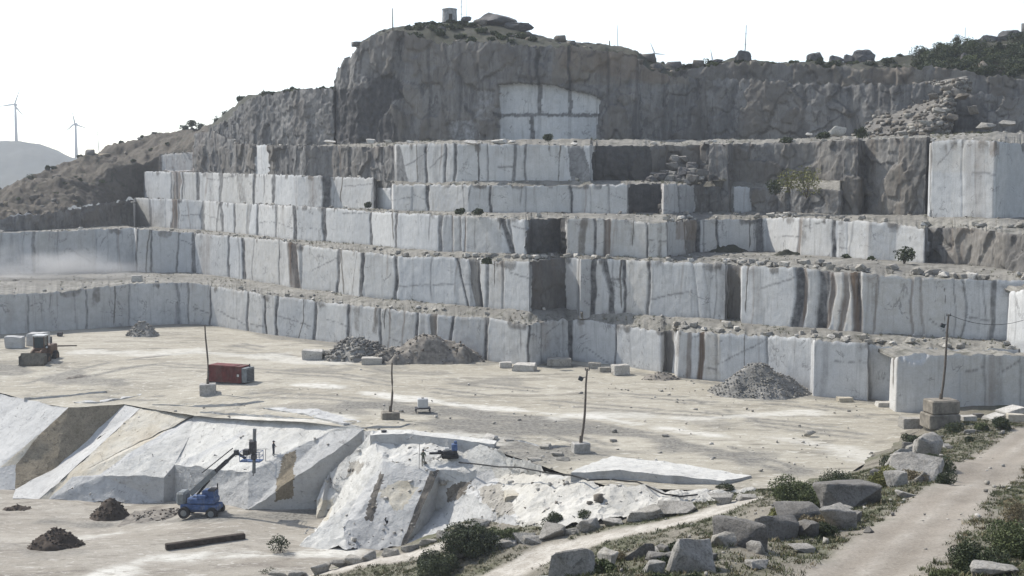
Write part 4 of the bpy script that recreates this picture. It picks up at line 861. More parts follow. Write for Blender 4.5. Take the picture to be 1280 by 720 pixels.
def prism_px(name, label, cat, top, h, mat, mat2=None, amp=.12, seed=0):
    """a raised sheet of rock: outline of its top on the ground plane, thickness h"""
    V = [tuple(p) for p in top]; n = len(V); bm = bmesh.new()
    t = [bm.verts.new(p) for p in V]; b = [bm.verts.new((p[0], p[1], p[2] - h)) for p in V]
    bm.faces.new(t)
    for i in range(n): bm.faces.new((t[i], t[(i + 1) % n], b[(i + 1) % n], b[i])).material_index = 1 if mat2 else 0
    bmesh.ops.triangulate(bm, faces=bm.faces[:])
    for _ in range(5):
        lg = [e for e in bm.edges if e.calc_length() > .8]
        if lg: bmesh.ops.subdivide_edges(bm, edges=lg, cuts=1); bmesh.ops.triangulate(bm, faces=bm.faces[:])
    for v in bm.verts: v.co += Vector(mnoise.noise_vector(v.co * .7 + Vector((seed, 0, 0)))) * amp + Vector(mnoise.noise_vector(v.co * 2.5)) * amp * .3
    bmesh.ops.recalc_face_normals(bm, faces=bm.faces[:])
    me = bpy.data.meshes.new(name); bm.to_mesh(me); bm.free()
    o = link(name, me, [MAT[mat]] + ([MAT[mat2]] if mat2 else [])); return tag(o, label, cat)
prism_px('rock_slab', 'broad white topped rock shelf with a grey front in the middle of the near floor', 'rock slab', [P(714, 590, z=.6), P(730, 582, z=.7), P(765, 570, z=.35), P(840, 578, z=.2), P(940, 595, z=.1), P(905, 601, z=.4), P(838, 594, z=.8), P(780, 588, z=.85)], 1.2, 'slab', 'slab_grey', seed=1)
prism_px('rock_slab', 'long low rock step with a white top behind the two men on the spur', 'rock slab', [P(462, 544, z=.1), P(478, 537, z=.4), P(512, 537, z=.6), P(560, 542.5, z=.7), P(620, 551, z=.6), P(618, 555, z=.5), P(560, 548, z=.5), P(508, 542, z=.4)], 1.6, 'slab', 'slab_grey', seed=2)
# thin broken sheets of rock along the rim of the pit
for k, tp in enumerate([[(30, 497), (60, 491), (128, 485), (132, 488), (80, 494)], [(92, 503), (130, 498), (182, 490), (176, 494), (120, 503)], [(190, 505), (250, 498), (330, 500), (300, 504), (240, 507)], [(250, 514), (300, 510), (380, 516), (425, 526), (360, 521), (300, 517)], [(330, 509), (400, 512), (452, 528), (430, 530), (390, 519)], [(430, 527), (470, 524), (520, 528), (500, 532), (452, 533)], [(640, 548), (690, 548), (720, 556), (680, 558)]]):
    zz = [float(floor_z(np.array([XY(a, b, -1.2)]))[0]) + (.22 if i in (0, len(tp) - 1, len(tp) - 2) else .03) for i, (a, b) in enumerate(tp)]
    prism_px('rock_sheet', 'thin broken sheet of pale rock lifting along the rim of the pit', 'rock sheet', [P(a, b, z=z) for (a, b), z in zip(tp, zz)], .9, ['floor', 'slab_grey', 'floor'][k % 3], 'slab_grey', amp=.2, seed=20 + k)['group'] = 'rock sheets along the pit rim'
# small broken stones on the floor
pts = [(RNG.uniform(560, 720), RNG.uniform(545, 600)) for _ in range(60)] + [(RNG.uniform(100, 1080), 460 + 130 * RNG.random() ** .6) for _ in range(420)] + [(RNG.uniform(450, 700), RNG.uniform(515, 560)) for _ in range(60)] + [(RNG.uniform(760, 1010), 488 + RNG.normal(0, 6)) for _ in range(60)]
pl = [tuple(q) for q in fl]; pos = [PF(a, b) for a, b in pts]; pos = [p for p in pos if inpoly(np.array([p[0]]), np.array([p[1]]), pl)[0]]
stone_mass('rubble', pos, np.exp(RNG.normal(-1.5, .5, len(pos))), ['rubble_pale', 'rubble_mid', 'rubble_mid', 'boulder'], 'small loose stones scattered over the quarry floor', 'rubble')
for px, py, w, h, z in [(682, 562, 18, 9, 0), (697, 571, 20, 8, 0), (704, 577, 18, 7, 0), (612, 552, 30, 11, 0), (596, 560, 24, 12, -.3), (832, 547, 12, 6, 0), (767, 553, 11, 6, 0), (636, 553, 14, 6, 0), (575, 565, 14, 6, -1.3), (668, 577, 22, 6, 0), (722, 595, 20, 5, 0)]:
    stone_at(px, py, w, h, 'grey broken stone on the near floor behind the rocky spur', 'loose_stone', ['rubble_mid', 'rubble_pale', 'boulder'][RNG.integers(3)], z=z, cat='stone', group='broken stones behind the spur')

sp = bpy.data.objects['rock_spur'].data; pv = np.empty(len(sp.vertices) * 3); sp.vertices.foreach_get('co', pv); pv = pv.reshape(-1, 3); ii = RNG.choice(len(pv), 520); ii = ii[fbm(pv[ii] * .25 + 4, 3) > 0]
sp2 = bpy.data.objects['stepped_slab'].data; p2 = np.empty(len(sp2.vertices) * 3); sp2.vertices.foreach_get('co', p2); p2 = p2.reshape(-1, 3); i2 = RNG.choice(len(p2), 420); i2 = i2[fbm(p2[i2] * .22 + 9, 3) > .05]
stone_mass('rubble', p2[i2] - (0, 0, .06), np.exp(RNG.normal(-1.8, .5, len(i2))), ['rubble_pale', 'rubble_pale', 'rubble_mid'], 'rock chips lying over the stepped slabs', 'rubble')
stone_mass('rubble', pv[ii] - (0, 0, .08), np.exp(RNG.normal(-1.35, .5, len(ii))), ['rubble_pale', 'rubble_mid', 'rubble_pale', 'rubble_brown'], 'broken rock chips over the granite spur', 'rubble')
# heaps
def heap_mesh(name, label, cat, px, py, w, h, mat, z=0, d=None, depth=.7, seed=0, stones=None, ssize=(.2, .5), n=0, lump=.25):
    p = P(px, py, d=d) if d else (PF(px, py) if z == 0 else P(px, py, z=z)); p[2] = float(pit_z(p[None, :2])[0]) if z == -9.6 else p[2]; s = p[1] / FOC; a, hh = w * s / 2, h * s; b = a * depth
    k = 44; u = np.linspace(-1.15, 1.15, k); U, Wv = np.meshgrid(u, u, indexing='ij'); r = np.hypot(U, Wv) + .12 * vn(np.stack([U * 2, Wv * 2, U * 0 + seed], -1))
    q = np.stack([U * a * .5 + seed * 5, Wv * b * .5, U * 0], -1)
    Z = hh * (np.clip(1 - r, -.2, 1) * 1.15 + lump * fbm(q, 4) * (r < 1.05)) ; Z = np.minimum(Z, hh * 1.05) + .05 * fbm(q * 6, 3) * (1 + hh)
    V = np.stack([U * a, Wv * b, Z - .1], -1); o = mesh_np(name, V.reshape(-1, 3), grid_faces(k, k), MAT[mat], smooth=stones is None)
    o.location = (p[0], p[1] + b * .8, p[2]); tag(o, label, cat)
    if n:
        ij = RNG.integers(4, k - 4, (n * 2, 2)); pos = [V[i, j] for i, j in ij if V[i, j][2] > 0][:n]
        tag(stone_mass('stones', pos, RNG.uniform(*ssize, len(pos)), stones, parent=o), None, None)
    return o
heap_mesh('stone_heap', 'heap of grey broken stones against the lowest wall left of the dark mound', 'stone heap', 446, 452, 100, 28, 'gravel', seed=1, stones=['boulder', 'rubble_mid', 'boulder_dark', 'boulder_dark'], ssize=(.4, 1.0), n=420)
heap_mesh('soil_mound', 'dark soil mound leaning on the lowest wall beside the grey stone heap', 'soil mound', 530, 455, 160, 32, 'soil_grey', seed=2, stones=['soil_grey', 'rubble_mid', 'soil'], n=160, ssize=(.2, .6), lump=.55, depth=.45)
heap_mesh('stone_heap', 'low dirty rubble saddle joining the grey stone heap and the dark soil mound', 'stone heap', 486, 455, 74, 20, 'soil_grey', seed=21, stones=['boulder_dark', 'soil_grey', 'rubble_mid'], n=200, ssize=(.2, .6), lump=.5, depth=.4)
heap_mesh('gravel_heap', 'large brownish gravel heap in front of the right end of the lowest wall', 'gravel heap', 957, 498, 130, 38, 'gravel', seed=3, stones=['gravel', 'rubble_mid', 'gravel', 'boulder'], ssize=(.15, .4), n=900)
heap_mesh('gravel_heap', 'small grey gravel cone below the left corner of the lowest wall', 'gravel heap', 174, 421, 46, 17, 'gravel', seed=4, stones=['gravel', 'rubble_mid'], ssize=(.3, .6), n=120)
heap_mesh('soil_mound', 'flat dark spoil pile at the foot of the lowest wall right of centre', 'soil mound', 828, 476, 56, 9, 'soil_grey', seed=5, stones=['soil_grey'], n=40, ssize=(.2, .5), lump=.5)
heap_mesh('soil_mound', 'black soil heap against the pale slab face on the pit floor', 'soil mound', 133, 632, 56, 22, 'soil', z=-9.6, seed=6, stones=['soil'], n=120, ssize=(.15, .45), lump=.4)
heap_mesh('soil_mound', 'dark brown soil heap lying in the open on the pit floor', 'soil mound', 62, 685, 78, 22, 'soil', z=-9.6, seed=7, stones=['soil', 'soil'], n=160, ssize=(.15, .4), lump=.5)
heap_mesh('soil_mound', 'long low dirty spoil ridge beside the blue boom lift', 'soil mound', 200, 640, 90, 8, 'soil_grey', z=-9.6, seed=8, stones=['soil_grey', 'soil'], n=90, ssize=(.15, .4), lump=.6)
heap_mesh('soil_mound', 'small dark pile at the foot of the far left slab', 'soil mound', 18, 623, 40, 9, 'soil', z=-9.6, seed=12, stones=['soil'], n=30, ssize=(.15, .4), lump=.5)
heap_mesh('soil_mound', 'dark patch of low spoil on the floor below the wheel loader', 'soil mound', 96, 474, 34, 6, 'soil_grey', seed=9, n=0, lump=.5)
heap_mesh('earth_mound', 'dark earth bank with weeds along the foot of the third wall', 'earth mound', 905, 323, 130, 18, 'scrub', z=16.5, d=207, depth=.35, seed=10, n=0, lump=.6)
heap_mesh('earth_mound', 'smaller earth bank below the third wall left of the dark shrub', 'earth mound', 985, 325, 70, 14, 'scrub', z=16.5, d=200, depth=.4, seed=11, n=0, lump=.6)

# boulders of the near bank
def big_boulder(px, py, w, h, d, label, mat='boulder', seed=0, rz=0, deep=.8, tilt=(0, 0), n=11, box=.42, group=None, zoff=0):
    p = P(px, py, d=d); s = p[1] / FOC; me = rock_mesh(seed + 900, mat, n=n, sub=4, nz=.022, box=box, flat=.85); me.name = 'boulder'
    o = bpy.data.objects.new('boulder', me); COL.objects.link(o); a = w * s * 1.2; hh = h * s * 1.5
    z = ground_z(p[0], p[1] + a * .3)
    o.location = (p[0], p[1] + a * deep * .4, z - hh * .10 + zoff); o.scale = (a, a * deep, hh); o.rotation_euler = (tilt[0], tilt[1], rz); return tag(o, label, 'boulder', group)
B = [(870, 720, 68, 46, 54, 'rounded grey boulder at the bottom edge of the view', 'boulder', 1, .1), (716, 726, 56, 46, 54, 'pointed grey boulder beside the pale path at the bottom edge', 'boulder', 22, .4), (797, 706, 42, 28, 57, 'brownish broken boulder between the pointed and the rounded one', 'boulder_dark', 3, .3),
     (684, 724, 30, 12, 55, 'flat low stone left of the pointed boulder', 'boulder', 4, .2), (927, 692, 76, 40, 60, 'broad flat topped dark boulder above the rounded grey one', 'boulder_dark', 5, -.1), (974, 668, 56, 42, 65, 'dark blue grey squared boulder in the middle of the bank', 'boulder_dark', 6, .1),
     (1040, 668, 60, 38, 69, 'light faced leaning boulder beside the dirt track', 'boulder', 27, .5), (1000, 642, 62, 30, 74, 'low dark boulder behind the squared one, half in grass', 'boulder_dark', 8, .2), (1070, 628, 82, 36, 80, 'large flat topped brown boulder below the green bush', 'boulder_dark', 9, .1),
     (1122, 606, 30, 30, 88, 'upright boulder wedged between the flat one and the pale ridge rock', 'boulder', 10, .3), (1152, 610, 62, 42, 92, 'pale ridge boulder with a dark overhung side next to the track', 'boulder', 31, -.4), (1160, 575, 56, 44, 104, 'tall pale jagged boulder at the upper end of the rock row', 'boulder', 32, .8),
     (1138, 578, 44, 22, 108, 'pale sloping boulder behind the jagged one', 'boulder', 13, .2), (1130, 562, 28, 14, 120, 'small pale boulder at the far end of the rock row', 'boulder', 14, .5), (1066, 660, 22, 18, 72, 'small dark stone right of the leaning boulder', 'boulder_dark', 15, .2),
     (830, 712, 40, 14, 56, 'low brown rock left of the rounded boulder', 'boulder_dark', 16, .2), (1062, 650, 18, 10, 75, 'small flat stone beside the track below the brown boulder', 'boulder', 17, 0), (1135, 634, 24, 10, 82, 'low stone at the track edge below the pale ridge boulder', 'boulder', 18, .3),
     (1250, 712, 56, 20, 46, 'pale rock poking from the grass in the bottom right corner', 'boulder', 19, -.6), (1272, 694, 34, 12, 48, 'second pale rock on the grassy verge at the right edge', 'boulder', 20, -.4), (1004, 690, 30, 10, 61, 'low stone in the weeds left of the dirt track', 'boulder', 21, .1), (950, 714, 30, 9, 55, 'flat stone in the weeds right of the rounded boulder', 'boulder', 23, .1)]
rb = random.Random(12); RID = [(700, 722, 55), (790, 716, 56), (860, 706, 57), (930, 694, 60), (985, 672, 67), (1020, 652, 74), (1060, 636, 80), (1100, 616, 88), (1140, 596, 97), (1160, 572, 108), (1150, 556, 122), (1172, 545, 127)]
for k in range(46):
    f = rb.random() ** .8 * (len(RID) - 1.001); i = int(f); u = f - i; q = [RID[i][j] * (1 - u) + RID[i + 1][j] * u for j in range(3)]; w = rb.uniform(12, 34) * (66 / q[2]) ** .5
    B.append((q[0] + rb.gauss(0, 24), q[1] + rb.gauss(2, 9), w, w * rb.uniform(.4, .75), q[2] + rb.gauss(0, 3), None, rb.choice(['boulder', 'boulder_dark', 'boulder_dark', 'rubble_mid']), 200 + k, rb.uniform(-1, 1)))
B = [b if b[5] else (*b[:5], {'boulder': 'small angular grey boulder packed into the rocky ridge beside the track', 'boulder_dark': 'small angular dark boulder packed into the rocky ridge beside the track', 'rubble_mid': 'small angular tan boulder packed into the rocky ridge beside the track'}[b[6]], *b[6:]) for b in B]
for k, b in enumerate(B): big_boulder(*b[:6], mat=b[6], seed=b[7], rz=b[8], group=('%s filler boulders of the ridge' % b[6].replace('_', ' ')) if b[7] >= 200 else None)
E2 = [(900, 633, 36, 14), (848, 640, 50, 14), (803, 643, 44, 16), (766, 649, 28, 12), (735, 657, 30, 16), (711, 660, 20, 10), (690, 671, 34, 18), (668, 682, 24, 12), (654, 692, 30, 16), (630, 695, 24, 12), (606, 706, 46, 24), (578, 716, 30, 20), (934, 622, 26, 8), (640, 705, 16, 8), (718, 652, 22, 8)]
for k, (px, py, w, h) in enumerate(E2): big_boulder(px, py, w, h, 106 - .0 * k if px > 880 else 105, 'grey kerb boulder lining the outer edge of the pale path', mat=['boulder', 'boulder', 'rubble_mid'][k % 3], seed=40 + k, rz=random.uniform(-.4, .4), group='kerb boulders along the pale path', deep=.7)
E1 = [(348, 718, 26, 14), (372, 714, 28, 14), (396, 708, 30, 16), (420, 703, 22, 11), (441, 698, 28, 14), (462, 694, 24, 13), (488, 690, 28, 14), (512, 687, 22, 9), (536, 686, 26, 9), (556, 682, 24, 11), (578, 676, 28, 14), (600, 668, 26, 12)]
for k, (px, py, w, h) in enumerate(E1): big_boulder(px, py, w, h, 116, 'dusty rounded boulder in the row below the broken granite spur', mat=['rubble_mid', 'boulder'][k % 2], seed=70 + k, rz=random.uniform(-.4, .4), group='boulder row below the spur', deep=.7)
# gravel in the bank
q = RNG.uniform((-12, 44), (64, 135), (5200, 2)); ppx, ppy = proj(np.c_[q, near_z(q)])
ok = (ppx > 480) & (ppx < 1300) & (ppy < 740); q = q[ok]; trk = polyline_d(q, TRACK); ok = (fbm(np.c_[q * .3, q[:, 0] * 0], 3) > -.02) & ((trk > 2.6) | (RNG.random(len(q)) < .3)) & (polyline_d(q, PATH2) > 1.8); q = q[ok]
stone_mass('gravel', np.c_[q, near_z(q) - .02], np.exp(RNG.normal(-1.75, .5, len(q))), ['boulder', 'rubble_mid', 'rubble_pale', 'boulder_dark'], 'loose gravel and stones over the near bank', 'gravel')

lv = HILL_L.reshape(-1, 3); ppx, ppy = proj(lv); ii = np.where((ppx > -20) & (ppx < 300))[0]; ii = RNG.choice(ii, 330); ii = ii[fbm(lv[ii] * .07, 3) > -.05]
stone_mass('rubble', lv[ii] - (0, 0, .3), np.exp(RNG.normal(.0, .5, len(ii))), ['rubble_brown', 'slab_brown', 'rubble_brown', 'boulder_dark'], 'broken rock strewn over the left hill slope', 'rubble')
lv = np.concatenate([HILL_R.reshape(-1, 3), HILL_TOP[:, :20].reshape(-1, 3)]); ppx, ppy = proj(lv); ii = np.where((ppx > 420) & (ppx < 1300))[0]; ii = RNG.choice(ii, 420)
stone_mass('rubble', lv[ii] - (0, 0, .3), np.exp(RNG.normal(.05, .5, len(ii))), ['ridge_rock', 'rubble_brown', 'boulder_dark'], 'broken rock strewn over the hilltops', 'rubble')
# ------------------------------------------------------------------ plants
def leaf_mesh(name, n, w, h, size, mat, seed, shape='dome', clumps=7):
    """leaf-sized faces spread through the crown in uneven clumps"""
    rg = np.random.default_rng(seed)
    cc = rg.normal(0, 1, (clumps, 3)); cc /= np.linalg.norm(cc, axis=1)[:, None]; cc *= rg.uniform(.25, .75, (clumps, 1))
    cc = cc * (w / 2, w / 2, h / 2) + (0, 0, h * .5)
    if shape == 'cone': cc = np.c_[rg.normal(0, w * .12, clumps), rg.normal(0, w * .12, clumps), np.linspace(.1, .95, clumps) * h]
    if shape == 'low': cc[:, 2] *= .8
    cr = rg.uniform(.28, .5, clumps) * min(w, h * 1.2)
    if shape == 'cone': cr = np.linspace(.5, .1, clumps) * w
    k = rg.integers(0, clumps, n); p = rg.normal(0, 1, (n, 3)); p /= np.linalg.norm(p, axis=1)[:, None]; p *= rg.uniform(.5, 1.05, (n, 1)) ** .6
    p = cc[k] + p * cr[k][:, None] * (1, 1, .85); p[:, 2] = np.maximum(p[:, 2], rg.uniform(.02, .25, n) * h * .4)
    a = rg.normal(0, 1, (n, 3)); a /= np.linalg.norm(a, axis=1)[:, None]; b = np.cross(a, rg.normal(0, 1, (n, 3))); b /= np.linalg.norm(b, axis=1)[:, None] + 1e-9
    s = size * rg.uniform(.6, 1.4, (n, 1))
    V = np.stack([p - a * s, p + b * s * .55, p + a * s, p - b * s * .55], 1).reshape(-1, 3)
    me_o = mesh_np(name, V, np.arange(n * 4).reshape(-1, 4), MAT[mat]); return me_o
def stems(h, w, seed, k=6):
    rg = random.Random(seed); m = MB()
    for i in range(k):
        a = rg.uniform(0, 6.28); r = w * rg.uniform(.15, .35); m.path([(0, 0, -.1), (r * .4 * math.cos(a), r * .4 * math.sin(a), h * .35), (r * math.cos(a), r * math.sin(a), h * rg.uniform(.6, .85))], [.03 * h ** .5, .022 * h ** .5, .008 * h ** .5], 5)
    return m
def shrub(label, loc, w, h, mat='leaf_dark', n=900, size=.1, seed=0, shape='dome', name='shrub', cat='shrub', group=None, trunk=False, clumps=7):
    t = empty(name, loc, 0, label, cat, group)
    if trunk:
        f = leaf_mesh('crown', n, w, h * .78, size, mat, seed, shape, clumps); f.location = (0, 0, h * .22); f.parent = t
        m = stems(h * .9, w, seed, 4); m.tube((0, 0, -.2), (0, 0, h * .4), .05 * h, .03 * h, 7); m.build('trunk', MAT['bark'], t)
    else:
        f = leaf_mesh('foliage', n, w, h, size, mat, seed, shape, clumps); f.parent = t; stems(h, w, seed).build('stem', MAT['bark'], t)
    return t
def shrub_px(px, py, w, h, label, d=None, z=None, near=False, **k):
    p = P(px, py, d=d, z=z); s = p[1] / FOC; zz = ground_z(p[0], p[1]) if near else p[2]
    return shrub(label, (p[0], p[1], zz - .05), w * s, h * s, **k)
# near bank
N = dict(near=True)
shrub_px(590, 694, 76, 34, 'big dark green bush spreading between the two pale paths', d=106, mat='leaf_dark', n=11440, size=0.088, seed=1, clumps=14, **N)
shrub_px(548, 712, 90, 30, 'low dark bush at the bottom edge left of the kerb boulders', d=103, mat='leaf_dark', n=9240, size=0.082, seed=2, clumps=12, shape='low', **N)
shrub_px(627, 684, 46, 20, 'mid green bush at the right end of the big dark bush', d=107, mat='leaf_mid', n=4840, size=0.075, seed=3, clumps=8, **N)
shrub_px(592, 668, 26, 17, 'round dark shrub standing on the slope above the big bush', d=110, mat='leaf_dark', n=2860, size=0.068, seed=4, **N)
shrub_px(733, 641, 20, 18, 'upright tuft of dark reeds beside the tan block', d=109, mat='leaf_dark', n=1980, size=0.082, seed=5, **N)
shrub_px(693, 645, 36, 18, 'pair of dark green tufts left of the upright reeds', d=109, mat='leaf_dark', n=2860, size=0.068, seed=6, **N)
shrub_px(1010, 618, 92, 40, 'sprawling green bush overhanging the floor at the bank edge', d=86, mat='leaf_mid', n=15400, size=0.068, seed=7, clumps=18, **N)
shrub_px(1050, 598, 46, 34, 'tall dark leafy bush at the top of the sprawling one', d=92, mat='leaf_dark', n=7040, size=0.068, seed=8, clumps=9, **N)
shrub_px(975, 632, 44, 20, 'light green grassy bush at the lower end of the sprawling one', d=85, mat='leaf_olive', n=5280, size=0.068, seed=9, shape='low', **N)
shrub_px(1104, 605, 36, 32, 'olive shrub squeezed between the brown and the pale ridge boulders', d=90, mat='leaf_olive', n=5280, size=0.061, seed=10, **N)
shrub_px(906, 618, 40, 14, 'dark weeds around the slabs at the corner of the pale path', d=112, mat='leaf_dark', n=3080, size=0.068, seed=11, shape='low', **N)
shrub_px(940, 612, 18, 9, 'small weed clump above the corner of the pale path', d=115, mat='leaf_mid', n=1320, size=0.068, seed=12, **N)
shrub_px(1030, 682, 30, 20, 'dark bushy weed in front of the leaning boulder', d=66, mat='leaf_dark', n=3520, size=0.048, seed=13, **N)
shrub_px(1253, 548, 28, 14, 'dark rounded shrub behind the bend of the dirt track', d=127, mat='leaf_dark', n=2640, size=0.075, seed=14, **N)
shrub_px(1228, 549, 24, 10, 'low green weed beside the rounded shrub at the track bend', d=127, mat='leaf_mid', n=1540, size=0.075, seed=15, shape='low', **N)
shrub_px(1212, 554, 12, 7, 'single dark tuft on the grass left of the track bend', d=122, mat='leaf_dark', n=770, size=0.068, seed=16, **N)
shrub_px(1192, 541, 30, 14, 'green weeds growing at the foot of the concrete pedestal', d=129, mat='leaf_dark', n=2200, size=0.068, seed=17, shape='low', **N)
shrub_px(1140, 553, 38, 12, 'dark weeds in the hollow below the concrete pedestal', d=128, mat='leaf_dark', n=2420, size=0.075, seed=18, shape='low', **N)
shrub_px(1112, 575, 34, 16, 'dark scrub at the floor edge beside the pale sloping boulder', d=115, mat='leaf_dark', n=2420, size=0.075, seed=19, shape='low', **N)
shrub_px(1222, 700, 84, 42, 'dark green bush on the verge right of the dirt track', d=50, mat='leaf_dark', n=11440, size=0.048, seed=20, clumps=14, **N)
shrub_px(1268, 668, 60, 44, 'taller bush at the right edge above the verge rocks', d=56, mat='leaf_mid', n=10120, size=0.051, seed=21, clumps=12, **N)
shrub_px(1270, 640, 30, 40, 'dry brown twiggy bush at the right edge of the track', d=66, mat='leaf_dry', n=3300, size=0.041, seed=22, **N)
shrub_px(1180, 716, 40, 16, 'low grassy clump at the bottom of the right verge', d=48, mat='leaf_mid', n=3300, size=0.041, seed=23, shape='low', **N)
shrub_px(770, 712, 34, 16, 'dry grass tuft between the brownish boulder and the path', d=58, mat='leaf_dry', n=2640, size=0.041, seed=24, shape='low', **N)
shrub_px(985, 655, 30, 14, 'dry weeds between the squared and the low dark boulders', d=68, mat='leaf_dry', n=2420, size=0.048, seed=25, shape='low', **N)
shrub_px(884, 660, 30, 14, 'dry brown brush at the end of the pale path', d=84, mat='leaf_dry', n=1980, size=0.061, seed=26, shape='low', **N)
shrub_px(333, 712, 18, 16, 'dark weed beside the first boulder of the lower row', d=117, mat='leaf_dark', n=1540, size=0.068, seed=27, **N)
shrub_px(350, 690, 26, 22, 'bare dark tangle of brush on the pit floor below the white slope', z=-9.6, mat='leaf_dark', n=420, size=.12, seed=28)
rb = random.Random(31)
for k in range(26):
    f = rb.random() * (len(RID) - 1.001); i = int(f); u = f - i; q = [RID[i][j] * (1 - u) + RID[i + 1][j] * u for j in range(3)]; w = rb.uniform(22, 46) * (66 / q[2]) ** .5
    shrub_px(q[0] + rb.gauss(0, 30), q[1] + rb.gauss(3, 9), w, w * rb.uniform(.3, .5), 'low dark weeds growing between the boulders of the rocky ridge', d=q[2] + rb.gauss(0, 3), mat=['leaf_dark', 'leaf_dark', 'leaf_mid', 'leaf_dry'][k % 4], n=1800, size=.06, seed=700 + k, shape='low', group='weeds between the ridge boulders', **N)
# benches
for k, (px, py, w, h, d, m, lb) in enumerate([(1130, 331, 24, 22, 178, 'leaf_dark', 'round dark shrub against the pale blocks of the third wall at right'), (1057, 326, 18, 9, 192, 'leaf_dark', 'low dark shrub under the seam of the third wall'), (1088, 326, 16, 6, 187, 'leaf_mid', 'small flat green weed right of the low dark shrub'),
        (597, 268, 28, 8, 206, 'leaf_dark', 'low dark scrub on the third terrace above the tan streaked blocks'), (575, 267, 18, 8, 207, 'leaf_dark', 'smaller dark scrub left of the other on the third terrace'), (793, 280, 16, 10, 205, 'leaf_dark', 'dark shrub hanging over the edge of the third terrace'), (807, 276, 14, 7, 206, 'leaf_mid', 'green weed beside the overhanging dark shrub'),
        (727, 276, 12, 6, 206, 'leaf_dark', 'tiny dark shrub over the black bay of the third wall'), (1008, 247, 36, 44, 207, 'leaf_olive', 'yellow green shrub growing on the ledge of the dark cliff'), (986, 242, 28, 30, 208, 'leaf_olive', 'duller green shrub left of the yellow green one on the ledge'), (970, 243, 24, 18, 209, 'leaf_dark', 'dark shrub at the left end of the cliff ledge'), (1245, 283, 28, 10, 184, 'leaf_dark', 'dark green shrub in front of the smooth pale face'),
        (1215, 290, 20, 8, 180, 'leaf_mid', 'low green weeds left of the dark shrub below the smooth pale face'), (1188, 425, 12, 9, 163, 'leaf_dark', 'small black shrub behind the tall lamp pole'), (1247, 426, 10, 9, 161, 'leaf_dark', 'small dark shrub at the stained corner of the second wall'), (610, 329, 14, 8, 193, 'leaf_dark', 'dark weed clump on the second terrace left of the corner'),
        (685, 175, 14, 8, 221, 'leaf_dark', 'dark shrub under the pale patch of the high cliff'), (1078, 172, 22, 14, 212, 'leaf_dark', 'dark shrub on the top terrace right of the leaning pale block'), (1030, 173, 26, 8, 216, 'leaf_dark', 'dark low scrub around the leaning pale block'), (985, 178, 20, 7, 220, 'leaf_dark', 'dark low scrub left of the leaning pale block'), (460, 259, 12, 7, 240, 'leaf_dark', 'dark weed at the foot of the black notch')]):
    shrub_px(px, py, w, h, lb, d=d, mat=m, n=700, size=.17, seed=60 + k, shape='dome' if h > 9 else 'low')
# hill brows
def on_sheet(V, px, row):
    """point of a hill surface on a bearing"""
    r = V[:, row]; u, _ = proj(r); i = int(np.argmin(np.abs(u - px))); return r[i]
for k, (px, w, h) in enumerate([(230, 11, 8), (241, 10, 9), (252, 12, 11), (262, 10, 7), (271, 11, 13), (282, 12, 10), (37, 12, 12), (60, 9, 5), (68, 8, 4), (100, 9, 5), (113, 8, 6), (178, 9, 5), (152, 7, 4), (120, 7, 5), (303, 14, 8), (318, 14, 8)]):
    p = on_sheet(HILL_L, px, 59 if px != 37 else 54); s = p[1] / FOC
    shrub('dark evergreen bush on the brow of the left hill' if px != 37 else 'round dark bush standing alone low on the left hill', p - (0, 0, .2), w * s, h * s, mat='leaf_dark', n=800, size=.22, seed=100 + k, group='bushes on the left hill brow' if px != 37 else None)
for k in range(66):
    px = RNG.uniform(505, 668) if k < 54 else RNG.uniform(320, 420); row = RNG.integers(5, 20); p = on_sheet(HILL_TOP, px, row); s = p[1] / FOC
    if px < 440: row = RNG.integers(12, 19); p = on_sheet(HILL_TOP, px, row)
    shrub('low dark heath bush on top of the high cliff', p - (0, 0, .2), RNG.uniform(9, 20) * s, RNG.uniform(4, 8) * s, mat=['leaf_dark', 'leaf_dark', 'leaf_mid'][k % 3], n=420, size=.24, seed=140 + k, shape='low', group='heath bushes on the hilltop')
for k in range(112):
    px = RNG.uniform(800, 1300) if k < 48 else RNG.uniform(1150, 1300); row = RNG.integers(8, 20) if px < 1130 else RNG.integers(3, 20); p = on_sheet(HILL_R, px, row); s = p[1] / FOC
    shrub('low dark heath bush on the right hill', p - (0, 0, .2), RNG.uniform(12, 28) * s * (1.5 if px > 1140 else 1), RNG.uniform(5, 10) * s * (1.6 if px > 1130 else .8), mat=['leaf_dark', 'leaf_dark', 'leaf_dark', 'leaf_dark', 'leaf_mid'][k % 5], n=800, size=.17, seed=400 + k, shape='low', group='heath bushes on the right hill')
for k in range(14):
    px = RNG.uniform(-5, 230); p = on_sheet(HILL_L, px, RNG.integers(16, 60)); s = p[1] / FOC
    shrub('low dark heath bush on the slope of the left hill', p - (0, 0, .2), RNG.uniform(6, 12) * s, RNG.uniform(2.5, 5) * s, mat=['leaf_dark', 'leaf_mid'][k % 2], n=600, size=.19, seed=640 + k, shape='low', group='heath bushes on the left slope')
p = on_sheet(HILL_R, 1249, 14); s = p[1] / FOC
shrub('dense dark conical tree on the right hillside', p - (0, 0, 3), 19 * s, 30 * s, mat='leaf_dark', n=1600, size=.3, seed=400, shape='cone', name='conifer_tree', cat='tree', trunk=True, clumps=9)
p = on_sheet(HILL_R, 1197, 19); s = p[1] / FOC
t = empty('bare_tree', p - (0, 0, .5), 0, 'leafless pale tree on the brow of the right hill', 'tree')
m = MB(); rg = random.Random(5); H = 20 * s
m.path([(0, 0, 0), (.1, 0, H * .4), (0, .1, H * .6)], [.16, .12, .09]); m.build('trunk', MAT['bark'], t)
m = MB()
